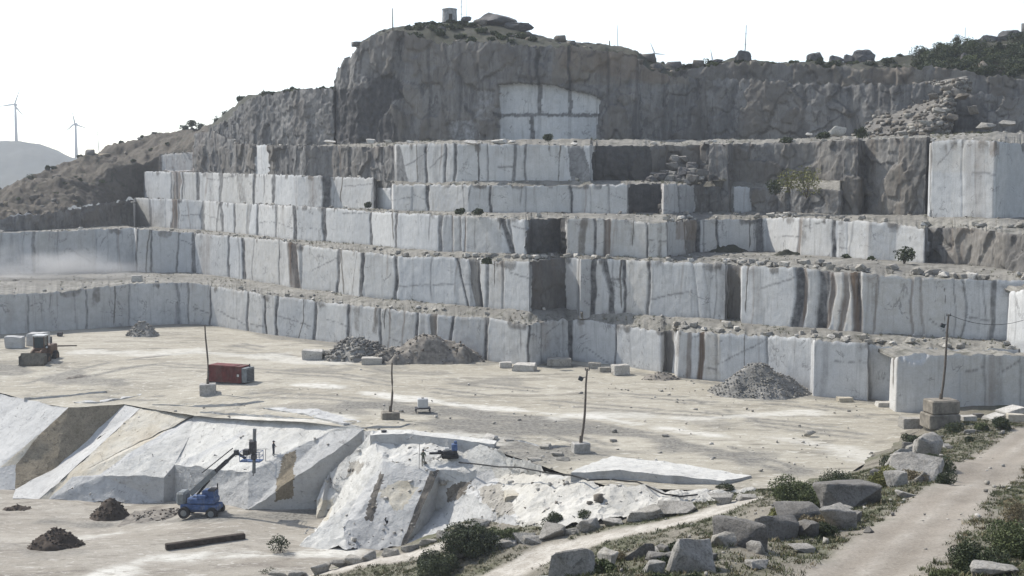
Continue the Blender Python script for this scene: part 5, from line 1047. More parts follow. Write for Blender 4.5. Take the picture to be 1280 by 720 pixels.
for k in range(26):
    a = rg.uniform(0, 6.28); z0 = H * rg.uniform(.25, .6); L_ = H * rg.uniform(.25, .5); q = Vector((math.cos(a) * .5, math.sin(a) * .5, .9)).normalized() * L_
    m.path([(0, 0, z0), (q.x * .5, q.y * .5, z0 + q.z * .45), (q.x, q.y, z0 + q.z)], [.06, .035, .012], 4)
    for j in range(3): b = rg.uniform(0, 6.28); m.path([(q.x * .6, q.y * .6, z0 + q.z * .6), (q.x * .6 + math.cos(b) * L_ * .3, q.y * .6 + math.sin(b) * L_ * .3, z0 + q.z * .6 + L_ * .3)], [.03, .01], 4)
m.build('crown', MAT['bark'], t)
# grass tufts on the bank and thin weeds on the terraces
def tufts(name, pos, h, label, blades=8, mats=('grass', 'leaf_dry')):
    n = len(pos); b = np.repeat(np.asarray(pos), blades, 0); N_ = len(b); a = RNG.uniform(0, 6.28, N_); r = RNG.uniform(0, .24, N_); b = b + np.c_[np.cos(a) * r, np.sin(a) * r, np.zeros(N_) - .02]
    hh = np.repeat(h, blades) * RNG.uniform(.5, 1.2, N_); ln = RNG.normal(0, .6, (N_, 2)) * hh[:, None]; w = .022 + .02 * hh; a2 = RNG.uniform(0, 6.28, N_); dx = np.c_[np.cos(a2) * w, np.sin(a2) * w, np.zeros(N_)]
    tip = b + np.c_[ln, hh]; mid = b + np.c_[ln * .4, hh * .6]
    V = np.stack([b - dx, b + dx, mid + dx * .7, tip, mid - dx * .7], 1).reshape(-1, 3); i = np.arange(N_)[:, None] * 5
    F = np.concatenate([i + [0, 1, 2], i + [0, 2, 4], i + [4, 2, 3]], 0)
    MI = np.tile(np.repeat((RNG.random(n) < .2).astype(int), blades), 3)
    return tag(mesh_np(name, V, F, [MAT[m] for m in mats], mi=MI), label, None, None, 'stuff')
q = RNG.uniform((-25, 42), (66, 138), (80000, 2)); z = near_z(q); ppx, ppy = proj(np.c_[q, z]); nn = fbm(np.c_[q * .25, q[:, 0] * 0 + 5], 4)
ok = (ppx > 300) & (ppx < 1310) & (ppy < 745) & (nn > -.2 + RNG.uniform(-.1, .1, len(q))) & (polyline_d(q, TRACK) > 2.4) & (polyline_d(q, PATH2) > 2.0) & (polyline_d(q, PATH1) > 1.4)
ok &= ~((z < .6) & (q[:, 1] > 112) & (ppx > 620)) & ~((z < -7) & (q[:, 1] > 117))
q, z = q[ok], z[ok]; tufts('grass', np.c_[q, z], RNG.uniform(.08, .26, len(q)), 'grass and weeds over the near bank')
pos = []
for key, V in TERR:
    px = WALLS[key]['px']; vis = np.where((px > -15) & (px < 1300))[0]
    if not len(vis): continue
    i = RNG.choice(vis, 900); j = RNG.integers(2, V.shape[1] - 3, 900); c = fbm(V[i, j] * .12 + 3, 3) > .08; pos.append(V[i, j][c])
pos = np.concatenate(pos); tufts('weeds', pos, RNG.uniform(.15, .5, len(pos)), 'thin weeds growing along the quarry terraces', 7)
# ------------------------------------------------------------------ lamp poles
def lamp_pole(label, px, py0, px1, py1, d=None, z=0, base=None, wire=None, lamp=True, base_label=None):
    """leaning timber pole, foot at (px, py0), head at (px1, py1); base = (width, height) of its weight block in metres"""
    p = P(px, py0, d=d) if d else PF(px, py0); s = p[1] / FOC
    t = empty('lamp_pole', p, 0, label, 'lamp pole')
    H = (py0 - py1) * s; ln = (px1 - px) * s; z0 = 0
    if base:
        z0 = base[1]; m = MB(); m.box((0, 0, z0 / 2 - .05), (base[0], base[0] * .8, z0 + .1), rz=.2, ch=.07); m.build('base', MAT[base[2] if len(base) > 2 else 'concrete'], t)
    r = .13
    m = MB(); k = [Vector((ln * f + .12 * math.sin(f * 5), .05 * math.sin(f * 4), z0 - .1 + (H - z0) * f)) for f in (0, .2, .4, .6, .8, 1)]; m.path(k, [r, r, r * .95, r * .9, r * .8, r * .7], 8)
    m.tube((k[0].x, k[0].y, z0), (k[0].x + ln * .06, 0, z0 + .7), r * 1.5, r * 1.4); m.build('pole', MAT['pole_wood'], t)
    if lamp:
        q = k[4] * .55 + k[5] * .45
        m = MB(); m.tube(q, q + Vector((-.45, -.1, -.05)), .035); m.build('bracket', MAT['dark_steel'], t)
        m = MB(); m.box(q + Vector((-.6, -.15, -.15)), (.5, .28, .42), ry=.4, ch=.04); h = m.build('lamp_head', MAT['dark_steel'], t)
        m = MB(); m.box(q + Vector((-.66, -.28, -.22)), (.36, .04, .28), ry=.4); m.build('lens', MAT['cab_glass'], h)
        m = MB(); m.box(k[5] + Vector((0, 0, -.15)), (.5, .1, .08)); 
        for u in (-.2, .2): m.tube(k[5] + Vector((u, 0, -.1)), k[5] + Vector((u, 0, .1)), .045)
        m.build('crossarm', MAT['dark_steel'], t)
    if wire is not None:
        m = MB(); a = Vector(k[5]); b = Vector(wire) - Vector(p); pts = [a.lerp(b, f) - Vector((0, 0, 4 * 1.2 * f * (1 - f))) for f in np.linspace(0, 1, 14)]; m.path(pts, .025, 4); m.build('cable', MAT['rubber'], t)
    return t
lamp_pole('thin dark lamp pole on a round concrete weight beside the red container', 260, 493, 259, 404, base=(2.2, 1.5), lamp=False)
lamp_pole('lamp pole on a broad low block at the rim of the pit', 488, 524, 492, 451, base=(2.1, .9, 'old_concrete'), lamp=False)
lamp_pole('crooked leaning lamp pole on a square concrete block in the middle of the floor', 726, 566, 735, 457, base=(1.75, 1.1))
lamp_pole('tall lamp pole with a floodlight and cable standing on the high concrete pedestal', 1176, 500, 1184, 390, d=132.6, wire=P(1300, 392, d=140))
p = P(1177, 532, d=132); t = empty('pedestal', (p[0], p[1], ground_z(p[0], p[1]) - .25), .12, 'weathered two tier concrete pedestal under the tall lamp pole', 'pedestal')
m = MB(); m.box((0, .4, .75), (3.5, 2.6, 1.6), ch=.12); m.build('lower_block', MAT['old_concrete'], t)
hh = 500; zt = P(1177, 500, d=132)[2] - t.location.z
m = MB(); m.box((.1, .4, (1.55 + zt) / 2), (3.2, 2.3, zt - 1.55), rz=.06, ch=.14); m.build('upper_block', MAT['old_concrete'], t)

# bare poles and masts on the heights
def mast(name, label, cat, px, py0, py1, d, r=.09, mat='steel', lean=0, stays=0, rungs=0):
    p = P(px, py0, d=d); s = d / FOC; H = (py0 - py1) * s; t = empty(name, p - (0, 0, 1.2), 0, label, cat)
    m = MB(); m.path([(0, 0, 0), (lean * .5, 0, H * .5), (lean, 0, H + 1.2)], [r, r * .9, r * .6], 7); m.build('pole', MAT[mat], t)
    if rungs:
        m = MB()
        for k in range(rungs): z = 1.5 + (H - 1) * (k + .5) / rungs; m.tube((-.35 + lean * z / H, 0, z), (.35 + lean * z / H, 0, z), .04)
        m.build('rung', MAT[mat], t)
    if stays:
        m = MB()
        for a in (.3, 2.4, 4.5): m.tube((lean, 0, H), (math.cos(a) * H * .35, math.sin(a) * H * .35, 0), .02, n=4)
        m.build('stay', MAT[mat], t)
    return t
mast('utility_pole', 'thick dark wooden post on the shoulder of the high cliff', 'pole', 491, 37, 11, 272, .16, 'pole_wood')
mast('antenna_mast', 'tall thin antenna mast behind the round stone hut', 'antenna', 577, 24, -8, 288, .08, rungs=3, stays=1)
mast('antenna_mast', 'fainter thin antenna mast right of the tall one on the hilltop', 'antenna', 583, 24, -4, 292, .05)
mast('utility_pole', 'thin leaning pole on the left cliff edge', 'pole', 325, 118, 92, 312, .07, 'steel')
mast('utility_pole', 'slim leaning pole on the brown ridge right of the summit', 'pole', 773, 63, 32, 275, .09, 'steel', lean=-.3)
mast('utility_pole', 'stubby dark post on the brown ridge below the summit', 'pole', 762, 57, 51, 274, .2, 'pole_wood')
mast('utility_pole', 'thin pole beside the leafless tree on the right brow', 'pole', 1206, 60, 35, 277, .08, 'steel')
mast('antenna_mast', 'pale mast with a small head rising from the lumpy rock', 'antenna', 931, 64, 32, 278, .12, 'steel', lean=.25, rungs=2)
mast('utility_pole', 'faint thin pole standing alone right of the two left turbines', 'pole', 124, 192, 164, 900, .3, 'turbine', lean=-.8)
# round stone hut
p = P(562, 25, d=287); t = empty('stone_hut', p - (0, 0, .6), 0, 'small round pale stone hut on the very top of the hill', 'hut')
m = MB(); m.tube((0, 0, 0), (0, 0, 2.9), 1.75, 1.65, 22); m.build('wall', MAT['hut_stone'], t, smooth=False)
m = MB(); m.tube((0, 0, 2.9), (0, 0, 3.1), 1.8, 1.7, 22); m.tube((0, 0, 3.1), (0, 0, 3.35), 1.7, .5, 22); m.build('roof', MAT['concrete'], t)
m = MB(); m.box((.3, -1.66, .95), (.8, .14, 1.7)); m.build('door', MAT['timber'], t)

# wind turbines
def turbine(px, py, hub, d, blade, ang, label):
    p = P(px, py, d=d); s = d / FOC; H = (py - hub) * s + 14; t = empty('wind_turbine', p - np.array((0, 0, 14)), 0, label, 'wind turbine')
    m = MB(); m.tube((0, 0, 0), (0, 0, H), 2.6, 1.6, 16); m.build('tower', MAT['turbine'], t, smooth=True)
    m = MB(); m.box((0, 1.2, H + 1.2), (3.4, 8, 3.4), ch=.6); m.build('nacelle', MAT['turbine'], t)
    m = MB(); m.tube((0, -2.8, H + 1.2), (0, -4.6, H + 1.2), 1.6, .7, 12); hb = m.build('hub', MAT['turbine'], t)
    for k in range(3):
        a = R(ang + 120 * k); L_ = blade * s; m = MB(); n = 7; v = []
        for i in range(n):
            f = i / (n - 1); c = (2.9 - 2.2 * f) if f > .12 else 1.8; th = .55 * (1 - f) + .12; z = L_ * f
            for (u, w) in ((-.35 * c, 0), (0, -th), (.65 * c, 0), (0, th)):
                v.append((u * math.cos(a) + z * math.sin(a), -3.7 + w, H + 1.2 + z * math.cos(a) - u * math.sin(a)))
        f = [(i * 4 + j, i * 4 + (j + 1) % 4, i * 4 + 4 + (j + 1) % 4, i * 4 + 4 + j) for i in range(n - 1) for j in range(4)] + [(0, 1, 2, 3), tuple(range(n * 4 - 4, n * 4))]
        m.add(v, f); m.build('blade', MAT['turbine'], t)
turbine(20.5, 177, 132.5, 1900, 21, 22, 'leftmost wind turbine with a level blade on the distant hill')
turbine(95.5, 195, 156.5, 1900, 16, -10, 'wind turbine with an upright blade at the right foot of the distant hill')
turbine(817.5, 84, 68, 2100, 14, -22, 'small faint wind turbine peeping over the saddle right of the summit')
turbine(890, 88, 78, 2100, 15, -10, 'faintest wind turbine behind the ridge left of the mast on the lumpy rock')

# ------------------------------------------------------------------ red generator container
p = P(274, 484, z=0); t = empty('container', PF(284, 481) + (0, 1.2, 0), -.38, 'red steel container with a grey louvred end on the quarry floor', 'container')
m = MB()
m.box((0, 0, 1.62), (6.0, 2.3, 2.4))
for k in range(24): m.box((-2.85 + k * .248, -1.17, 1.62), (.12, .07, 2.2)); m.box((-2.85 + k * .248, 1.17, 1.62), (.12, .07, 2.2))
m.box((0, -1.16, 2.8), (6.1, .12, .14)); m.box((0, 1.16, 2.8), (6.1, .12, .14)); m.box((0, -1.16, .45), (6.1, .12, .16))
for x in (-3, 3):
    for y in (-1.14, 1.14): m.box((x, y, 1.62), (.16, .16, 2.46))
m.build('body', MAT['red_paint'], t)
m = MB(); m.box((-.6, 0, 2.85), (4.6, 2.1, .06)); m.build('roof', MAT['red_paint'], t)
m = MB(); m.box((3.5, 0, 1.55), (.9, 2.2, 2.2), ch=.05); e = m.build('engine_end', MAT['grey_paint'], t)
m = MB()
for k in range(8): m.box((3.97, 0, .75 + k * .22), (.07, 1.8, .1), ry=.4)
m.build('louvre', MAT['dark_steel'], e)
m = MB(); m.box((2.5, -1.21, 1.5), (.35, .03, .35)); m.build('plate', MAT['white_paint'], t)
m = MB()
for y in (-.9, .9): m.box((.2, y, .18), (6.6, .22, .36))
m.build('skid', MAT['dark_steel'], t)
m = MB(); m.tube((3.5, .5, 2.6), (3.5, .5, 3.1), .1); m.build('exhaust', MAT['dark_steel'], t); t.scale = (.92, .95, .95)
# plastic liquid tank
p = PF(528, 516); t = empty('liquid_tank', p + (0, .6, 0), .15, 'white cube shaped liquid tank on a dark stand at the pit rim', 'tank')
m = MB(); m.box((0, 0, 1.12), (1.25, 1.05, 1.15), ch=.08); m.build('tank', MAT['tank_white'], t)
m = MB(); m.box((0, 0, .5), (1.9, 1.4, .1)); [m.box((x, y, .22), (.12, .12, .5)) for x in (-.85, .85) for y in (-.6, .6)]; m.build('stand', MAT['dark_steel'], t)
m = MB(); m.tube((0, 0, 1.68), (0, 0, 1.78), .16, n=12); m.build('lid', MAT['dark_steel'], t)
# drums and small dark boxes
def drum(px, py, label, z=0, mat='dark_steel', h=.95, d=None):
    p = PF(px, py) if z == 0 else P(px, py, z=z); t = empty('steel_drum', p, 0, label, 'drum'); m = MB(); m.tube((0, 0, 0), (0, 0, h), .3, n=14)
    for z_ in (.02, h * .35, h * .66, h - .02): m.tube((0, 0, z_ - .02), (0, 0, z_ + .02), .325, n=14)
    m.build('body', MAT[mat], t); m = MB(); m.tube((0, 0, h), (0, 0, h + .02), .27, n=14); m.build('lid', MAT[mat], t)
drum(480, 546, 'small dark drum on the left top of the granite spur', z=-.2, h=.75)
drum(63, 428.5, 'dark upright drum beside the pale topped blocks at the left', h=1.1)
m = MB(); p = PF(75, 420); m.box((0, 0, .35), (.9, .7, .7), ch=.05); o = m.build('tool_box', MAT['dark_steel']); o.location = p; tag(o, 'small dark box behind the upright drum at the left', 'box')
m = MB(); p = PF(84, 433); m.box((0, 0, .1), (3.2, .5, .2), ch=.05); o = m.build('timber', MAT['timber']); o.location = p; o.rotation_euler = (0, 0, .1); tag(o, 'short dark timber lying on the ground right of the drum', 'timber')
a, b = P(207, 687, z=-9.6), P(306, 673, z=-9.6); m = MB(); v = b - a; m.box((0, 0, .3), (float(np.hypot(v[0], v[1])), .65, .62), ch=.06); o = m.build('timber', MAT['timber']); o.location = ((a + b) / 2)[:2].tolist() + [float(pit_z(((a + b) / 2)[None, :2])[0])]; o.rotation_euler = (0, .0, math.atan2(v[1], v[0])); tag(o, 'long dark timber beam lying on the pit floor', 'timber')
# hoses and cables on the ground
def hose(label, pts, r=.06, name='hose', lift=.1):
    m = MB(); q = [Vector(P(a, b, z=c)) + Vector((0, 0, lift)) for a, b, c in pts]; s = []
    for i in range(len(q) - 1):
        for f in (0, .25, .5, .75): s.append(q[i].lerp(q[i + 1], f) + Vector((mnoise.noise(q[i] + Vector((f, 0, 0))) * .15, mnoise.noise(q[i] * 2 + Vector((f, 3, 0))) * .3, 0)))
    m.path(s + [q[-1]], r, 6); tag(m.build(name, MAT['rubber']), label, 'hose')
hose('long black hose snaking from the small drill across the pale ground', [(574, 581, -1.9), (600, 584, -1.5), (625, 587, -1), (650, 588, -.5), (680, 594, 0), (715, 598, 0), (735, 604, 0), (762, 603, 0)], .075, lift=.28)
hose('black hose running from the ground shelf down to the path boulders', [(764, 603, 0), (795, 606, 0), (815, 614, -.1), (832, 622, -.3), (850, 624, -.4), (872, 622, -.3)], .075, lift=.28)

# ------------------------------------------------------------------ wheel loader seen from the front
p = PF(39, 460); t = empty('wheel_loader', p + (0, 3, 0), .0, 'dirty orange wheel loader with white cab roof and dark bucket facing the viewer', 'wheel loader')
m = MB(); m.prism([(-1.5, -1.5), (1.3, -1.5), (1.45, -2.2), (1.45, -2.4), (-1.6, -2.4)], 0, 0, 'z') if False else None
m = MB(); m.prism([(-2.6, .35), (-2.6, .55), (-1.7, 1.9), (-1.6, 1.85), (-2.2, .7), (-1.55, .45)], -1.85, 1.85, 'x')
for x in (-1.83, 1.83): m.box((x, -2.05, 1.0), (.06, 1.1, 1.1))
m.box((0, -2.62, .38), (3.75, .25, .14)); m.build('bucket', MAT['dark_blade'], t)
m = MB()
for x in (-.65, .65): m.path([(x, -1.75, 1.0), (x, -.8, 1.9), (x, .3, 2.2)], [.14, .18, .2], 6); m.tube((x * .6, -1.7, 1.4), (x * .6, .1, 1.7), .08)
m.build('lift_arm', MAT['orange_paint'], t)
m = MB(); m.box((0, .3, 1.3), (1.7, 1.6, 1.2), ch=.08); m.box((0, 3.4, 1.75), (2.2, 3.0, 1.5), ch=.15); m.box((0, 1.7, 1.1), (1.5, 2.0, .8)); m.build('body', MAT['orange_paint'], t)
m = MB(); m.box((-.15, 1.5, 2.05), (1.6, 1.6, .5), ch=.05)
for x in (-.9, .6):
    for y in (.78, 2.2): m.box((x, y, 3.05), (.11, .11, 1.7))
c = m.build('cab', MAT['orange_paint'], t)
m = MB(); m.box((-.15, 1.5, 3.0), (1.46, 1.36, 1.5)); m.build('window', MAT['cab_glass'], c)
m = MB(); m.box((-.15, 1.5, 3.98), (1.8, 1.75, .18), ch=.05); m.build('cab_roof', MAT['white_paint'], c)
for x in (-1.25, 1.25):
    for y in (.2, 3.4):
        m = MB(); m.tube((x - .3, y, .8), (x + .3, y, .8), .82, n=20); w = m.build('wheel', MAT['rubber'], t)
        m = MB(); m.tube((x - .32, y, .8), (x + .32, y, .8), .42, n=14); m.build('rim', MAT['orange_paint'], w)
    m = MB(); m.tube((x * .75, 1.0, 2.35), (x * .75, .9, 2.4), .14, n=10); m.build('headlight', MAT['white_paint'], t)
m = MB(); m.tube((.7, 3.2, 2.4), (.7, 3.2, 3.3), .08); m.build('exhaust', MAT['dark_steel'], t); t.scale = (1.08, 1.08, 1.15)

# ------------------------------------------------------------------ boom lift carrying a rock drill
DL = 139.6; p = P(251, 640, d=DL); p[2] = float(pit_z(p[None, :2])[0]) + .02
t = empty('boom_lift', p, -.12, 'blue boom lift with its boom raised and a drilling rig at the platform', 'boom lift')
def loc(px, py, d=DL):     # local point of the lift
    return Vector(Matrix.Rotation(.12, 3, 'Z') @ (Vector(P(px, py, d=d)) - Vector(p)))
m = MB(); m.box((.1, 0, 1.0), (3.7, 1.7, .55), ch=.08); m.box((.1, 0, .7), (2.4, 1.2, .35)); m.build('chassis', MAT['blue_paint'], t)
for x in (-1.25, 1.45):
    for y in (-1.05, 1.05):
        m = MB(); m.tube((x, y - .22, .55), (x, y + .22, .55), .55, n=18); w = m.build('wheel', MAT['rubber'], t)
        m = MB(); m.tube((x, y - .24, .55), (x, y + .24, .55), .3, n=12); m.build('rim', MAT['grey_paint'], w)
m = MB(); m.box((.3, 0, 1.62), (2.7, 1.7, .6), ch=.1); m.box((.9, .2, 2.2), (1.3, 1.2, .75), ch=.1); m.box((.4, -.7, 2.05), (.9, .5, .4), ch=.06); m.build('turntable', MAT['blue_paint'], t)
m = MB(); m.box((-1.75, .1, 1.75), (.95, 1.6, 1.3), ch=.2); m.build('counterweight', MAT['grey_paint'], t)
m = MB()
for k in range(3): m.box((1.3, -.55 + .4 * k, 2.68), (.7, .22, .2), ch=.04)
m.tube((1.5, .6, 2.5), (1.5, .6, 3.1), .07); m.build('engine', MAT['dark_steel'], t)
for c_ in t.children: c_.scale = (1.2, 1.15, 1.2)
B0, B1 = loc(239, 617), loc(298, 564); B0.y = B1.y = -.15
def beam(m, a, b, w, h=None):
    h = h or w; d = (b - a); L_ = d.length; q = d.to_track_quat('X', 'Z').to_matrix().to_4x4(); M = Matrix.Translation((a + b) / 2) @ q
    v = [M @ Vector((i * L_ / 2, j * w / 2, k * h / 2)) for i in (-1, 1) for j in (-1, 1) for k in (-1, 1)]
    m.add(v, [(0, 1, 3, 2), (4, 6, 7, 5), (0, 4, 5, 1), (2, 3, 7, 6), (0, 2, 6, 4), (1, 5, 7, 3)])
m = MB(); beam(m, B0, B0.lerp(B1, .55), .5, .6); bo = m.build('boom', MAT['grey_paint'], t)
m = MB(); beam(m, B0.lerp(B1, .5), B0.lerp(B1, .8), .4, .46); beam(m, B0.lerp(B1, .78), B1, .28, .32); m.build('inner_boom', MAT['dark_steel'], bo)
m = MB(); up = Vector((-.45, 0, .55)); m.tube(B0.lerp(B1, .35) + up * 1.3, B1 + up * .9, .06); m.tube(B0.lerp(B1, .08) - Vector((-.3, 0, .5)), B0.lerp(B1, .38) - Vector((-.15, 0, .25)), .13); m.build('hydraulic_line', MAT['rubber'], bo)
J = loc(310, 571); J.y = -.15
m = MB(); m.box(B1, (.5, .5, .6), ch=.06); beam(m, B1, J, .22, .26); m.build('jib', MAT['dark_steel'], t)
K0, K1 = loc(304, 574), loc(330, 574)
m = MB(); kx, kz = (K0.x + K1.x) / 2, K0.z; L_ = abs(K1.x - K0.x)
m.box((kx, 0, kz), (L_, 1.3, .12))
for z_ in (.55, 1.1):
    for y in (-.62, .62): m.tube((kx - L_ / 2, y, kz + z_), (kx + L_ / 2, y, kz + z_), .035, n=5)
    for s_ in (-1, 1): m.tube((kx + s_ * L_ / 2, -.62, kz + z_), (kx + s_ * L_ / 2, .62, kz + z_), .035, n=5)
for x in np.linspace(-L_ / 2, L_ / 2, 4):
    for y in (-.62, .62): m.tube((kx + x, y, kz), (kx + x, y, kz + 1.1), .035, n=5)
m.build('platform', MAT['blue_paint'], t)
A0, A1 = loc(322, 588), loc(323, 533); A0.y = A1.y = -.5
m = MB(); beam(m, A0, A1, .34, .3); m.tube(A0 + Vector((0, -.25, -.3)), A1 + Vector((0, -.25, -.2)), .06); m.build('drill_mast', MAT['grey_paint'], t)
m = MB(); q = A0.lerp(A1, .55); m.box(q + Vector((-.1, -.2, .2)), (.75, .7, 1.5), ch=.1); m.box(q + Vector((0, -.2, -.9)), (.55, .6, .6), ch=.06); m.box(q + Vector((-.9, -.1, -.4)), (.7, .7, .7), ch=.08); m.build('drill_head', MAT['dark_steel'], t)

# small tracked drill on the spur
p = P(562, 581, z=-1.9); t = empty('tracked_drill', p + (0, .6, 0), .1, 'small dark tracked rock drill working flat on the granite spur', 'rock drill')
for y in (-.5, .5):
    m = MB(); m.prism([(-.9, .1), (-.75, 0), (.75, 0), (.9, .1), (.9, .32), (.75, .42), (-.75, .42), (-.9, .32)], y - .16, y + .16, 'y'); m.build('track', MAT['rubber'], t)
m = MB(); m.box((.05, 0, .6), (1.5, .9, .4), ch=.05); m.build('chassis', MAT['dark_steel'], t)
m = MB(); m.box((.5, 0, 1.12), (.62, .8, .75), ch=.08); m.box((.62, .1, 1.6), (.3, .35, .35), ch=.05); m.build('engine_cover', MAT['blue_paint'], t)
m = MB(); m.tube((-.4, 0, .7), (-1.3, -.1, .62), .12); m.box((-1.45, -.1, .55), (1.5, .22, .2)); m.tube((-2.2, -.1, .45), (-.8, -.1, .45), .05); m.box((-1.1, -.1, .74), (.4, .3, .24), ch=.04); m.build('drill_feed', MAT['dark_steel'], t)
m = MB(); m.box((-.3, -.1, .95), (.5, .4, .3), ch=.05); m.build('control_box', MAT['white_paint'], t)

# ------------------------------------------------------------------ people
def person(label, foot_p, rz, joints, jacket, trousers, helmet):
    """one continuous skinned body; joints in metres, facing -y"""
    J = dict(pel=(0, 0, .95), bel=(0, 0, 1.1), che=(0, 0, 1.32), nek=(0, 0, 1.47), chi=(0, -.01, 1.54), hed=(0, -.03, 1.66), top=(0, -.01, 1.74))
    for s_, k in ((-1, 'r'), (1, 'l')):
        J.update({k + 'hip': (.1 * s_, 0, .9), k + 'kne': (.13 * s_, -.02, .5), k + 'ank': (.14 * s_, .02, .09), k + 'toe': (.15 * s_, -.16, .04), k + 'sho': (.19 * s_, 0, 1.40), k + 'elb': (.26 * s_, .03, 1.14), k + 'wri': (.26 * s_, -.08, .9), k + 'han': (.26 * s_, -.11, .82)})
    J.update(joints); names = list(J); ix = {n: i for i, n in enumerate(names)}
    E = [('pel', 'bel'), ('bel', 'che'), ('che', 'nek'), ('nek', 'chi'), ('chi', 'hed'), ('hed', 'top')]
    for k in 'rl': E += [('pel', k + 'hip'), (k + 'hip', k + 'kne'), (k + 'kne', k + 'ank'), (k + 'ank', k + 'toe'), ('che', k + 'sho'), (k + 'sho', k + 'elb'), (k + 'elb', k + 'wri'), (k + 'wri', k + 'han')]
    Rr = dict(pel=.15, bel=.145, che=.16, nek=.065, chi=.075, hed=.105, top=.08, hip=.105, kne=.072, ank=.055, toe=.05, sho=.075, elb=.055, wri=.042, han=.045)
    me = bpy.data.meshes.new('person'); me.from_pydata([J[n] for n in names], [(ix[a], ix[b]) for a, b in E], [])
    o = bpy.data.objects.new('tmp', me); COL.objects.link(o); md = o.modifiers.new('s', 'SKIN'); me.skin_vertices[0].data[0].use_root = True
    for n in names:
        r = Rr.get(n, Rr.get(n[1:], .08)); me.skin_vertices[0].data[ix[n]].radius = (r, r)
    sb = o.modifiers.new('d', 'SUBSURF'); sb.levels = 2; sb.render_levels = 2
    dg = bpy.context.evaluated_depsgraph_get(); nm = bpy.data.meshes.new_from_object(o.evaluated_get(dg)); bpy.data.objects.remove(o)
    b = link('person', nm, [MAT['skin'], MAT[jacket], MAT[trousers], MAT['rubber']])
    hands = [Vector(J['rhan']), Vector(J['lhan'])]
    for f in nm.polygons:
        c = f.center; f.use_smooth = True
        f.material_index = 0 if (c.z > J['nek'][2] + .02 or min((c - h).length for h in hands) < .09) else (1 if c.z > .98 else (3 if c.z < .13 else 2))
    b.location = foot_p; b.rotation_euler = (0, 0, rz); tag(b, label, 'person')
    h = Vector(J['hed']); m = MB(); n = 12
    for i, (r, z_) in enumerate(((.135, .0), (.13, .06), (.10, .12), (.04, .15))):
        m.v += [(h.x + r * math.cos(6.283 * k / n), h.y + r * math.sin(6.283 * k / n), h.z + .02 + z_) for k in range(n)]
    m.f += [[i * n + k, i * n + (k + 1) % n, (i + 1) * n + (k + 1) % n, (i + 1) * n + k] for i in range(3) for k in range(n)] + [list(range(3 * n, 4 * n))]
    m.box((h.x, h.y - .14, h.z + .03), (.2, .12, .02)); m.build('helmet', MAT[helmet], b, smooth=True)
    m = MB(); m.box((h.x - .038, h.y - .1, h.z), (.03, .03, .02)); m.box((h.x + .038, h.y - .1, h.z), (.03, .03, .02)); m.box((h.x, h.y - .115, h.z - .035), (.03, .035, .05)); m.build('face', MAT['skin'], b)
    return b
fp = P(529, 582, z=-2.0)
person('worker in a grey green jacket holding a tall rod at the edge of the spur', fp, .5, dict(rsho=(-.19, 0, 1.40), relb=(-.3, -.12, 1.2), rwri=(-.28, -.33, 1.3), rhan=(-.27, -.4, 1.33), lelb=(.28, -.02, 1.15), lwri=(.22, -.22, 1.02), lhan=(.18, -.28, 1.0), lank=(.22, .1, .09), ltoe=(.24, -.08, .04), rank=(-.16, -.08, .09), rtoe=(-.18, -.25, .04)), 'jacket_green', 'trousers', 'jacket_dark')
m = MB(); m.tube((0, 0, 0), (.05, 0, 2.75), .03); o = m.build('drill_rod', MAT['steel']); o.location = fp + (-.42, -.24, 0); tag(o, 'tall thin drill rod held upright by the worker on the spur', 'rod')
p = P(342, 569, d=143.4)
person('worker in dark clothes standing on the slab beside the drilling rig', p, 1.3, dict(relb=(-.26, -.1, 1.14), rwri=(-.2, -.3, 1.08), rhan=(-.18, -.37, 1.08), lelb=(.26, -.08, 1.14), lwri=(.2, -.28, 1.06), lhan=(.18, -.35, 1.06)), 'jacket_dark', 'trousers_dark', 'jacket_dark')
p = P(332, 573, d=143.2); m = MB(); m.tube((0, 0, -.2), (0, 0, 1.5), .035); m.tube((-.9, 0, 1.45), (.25, 0, 1.5), .03); m.tube((-.9, 0, 1.45), (-.9, .3, .4), .03); o = m.build('guard_rail', MAT['steel']); o.location = p; tag(o, 'thin steel guard rail between the rig and the worker on the slab', 'rail')
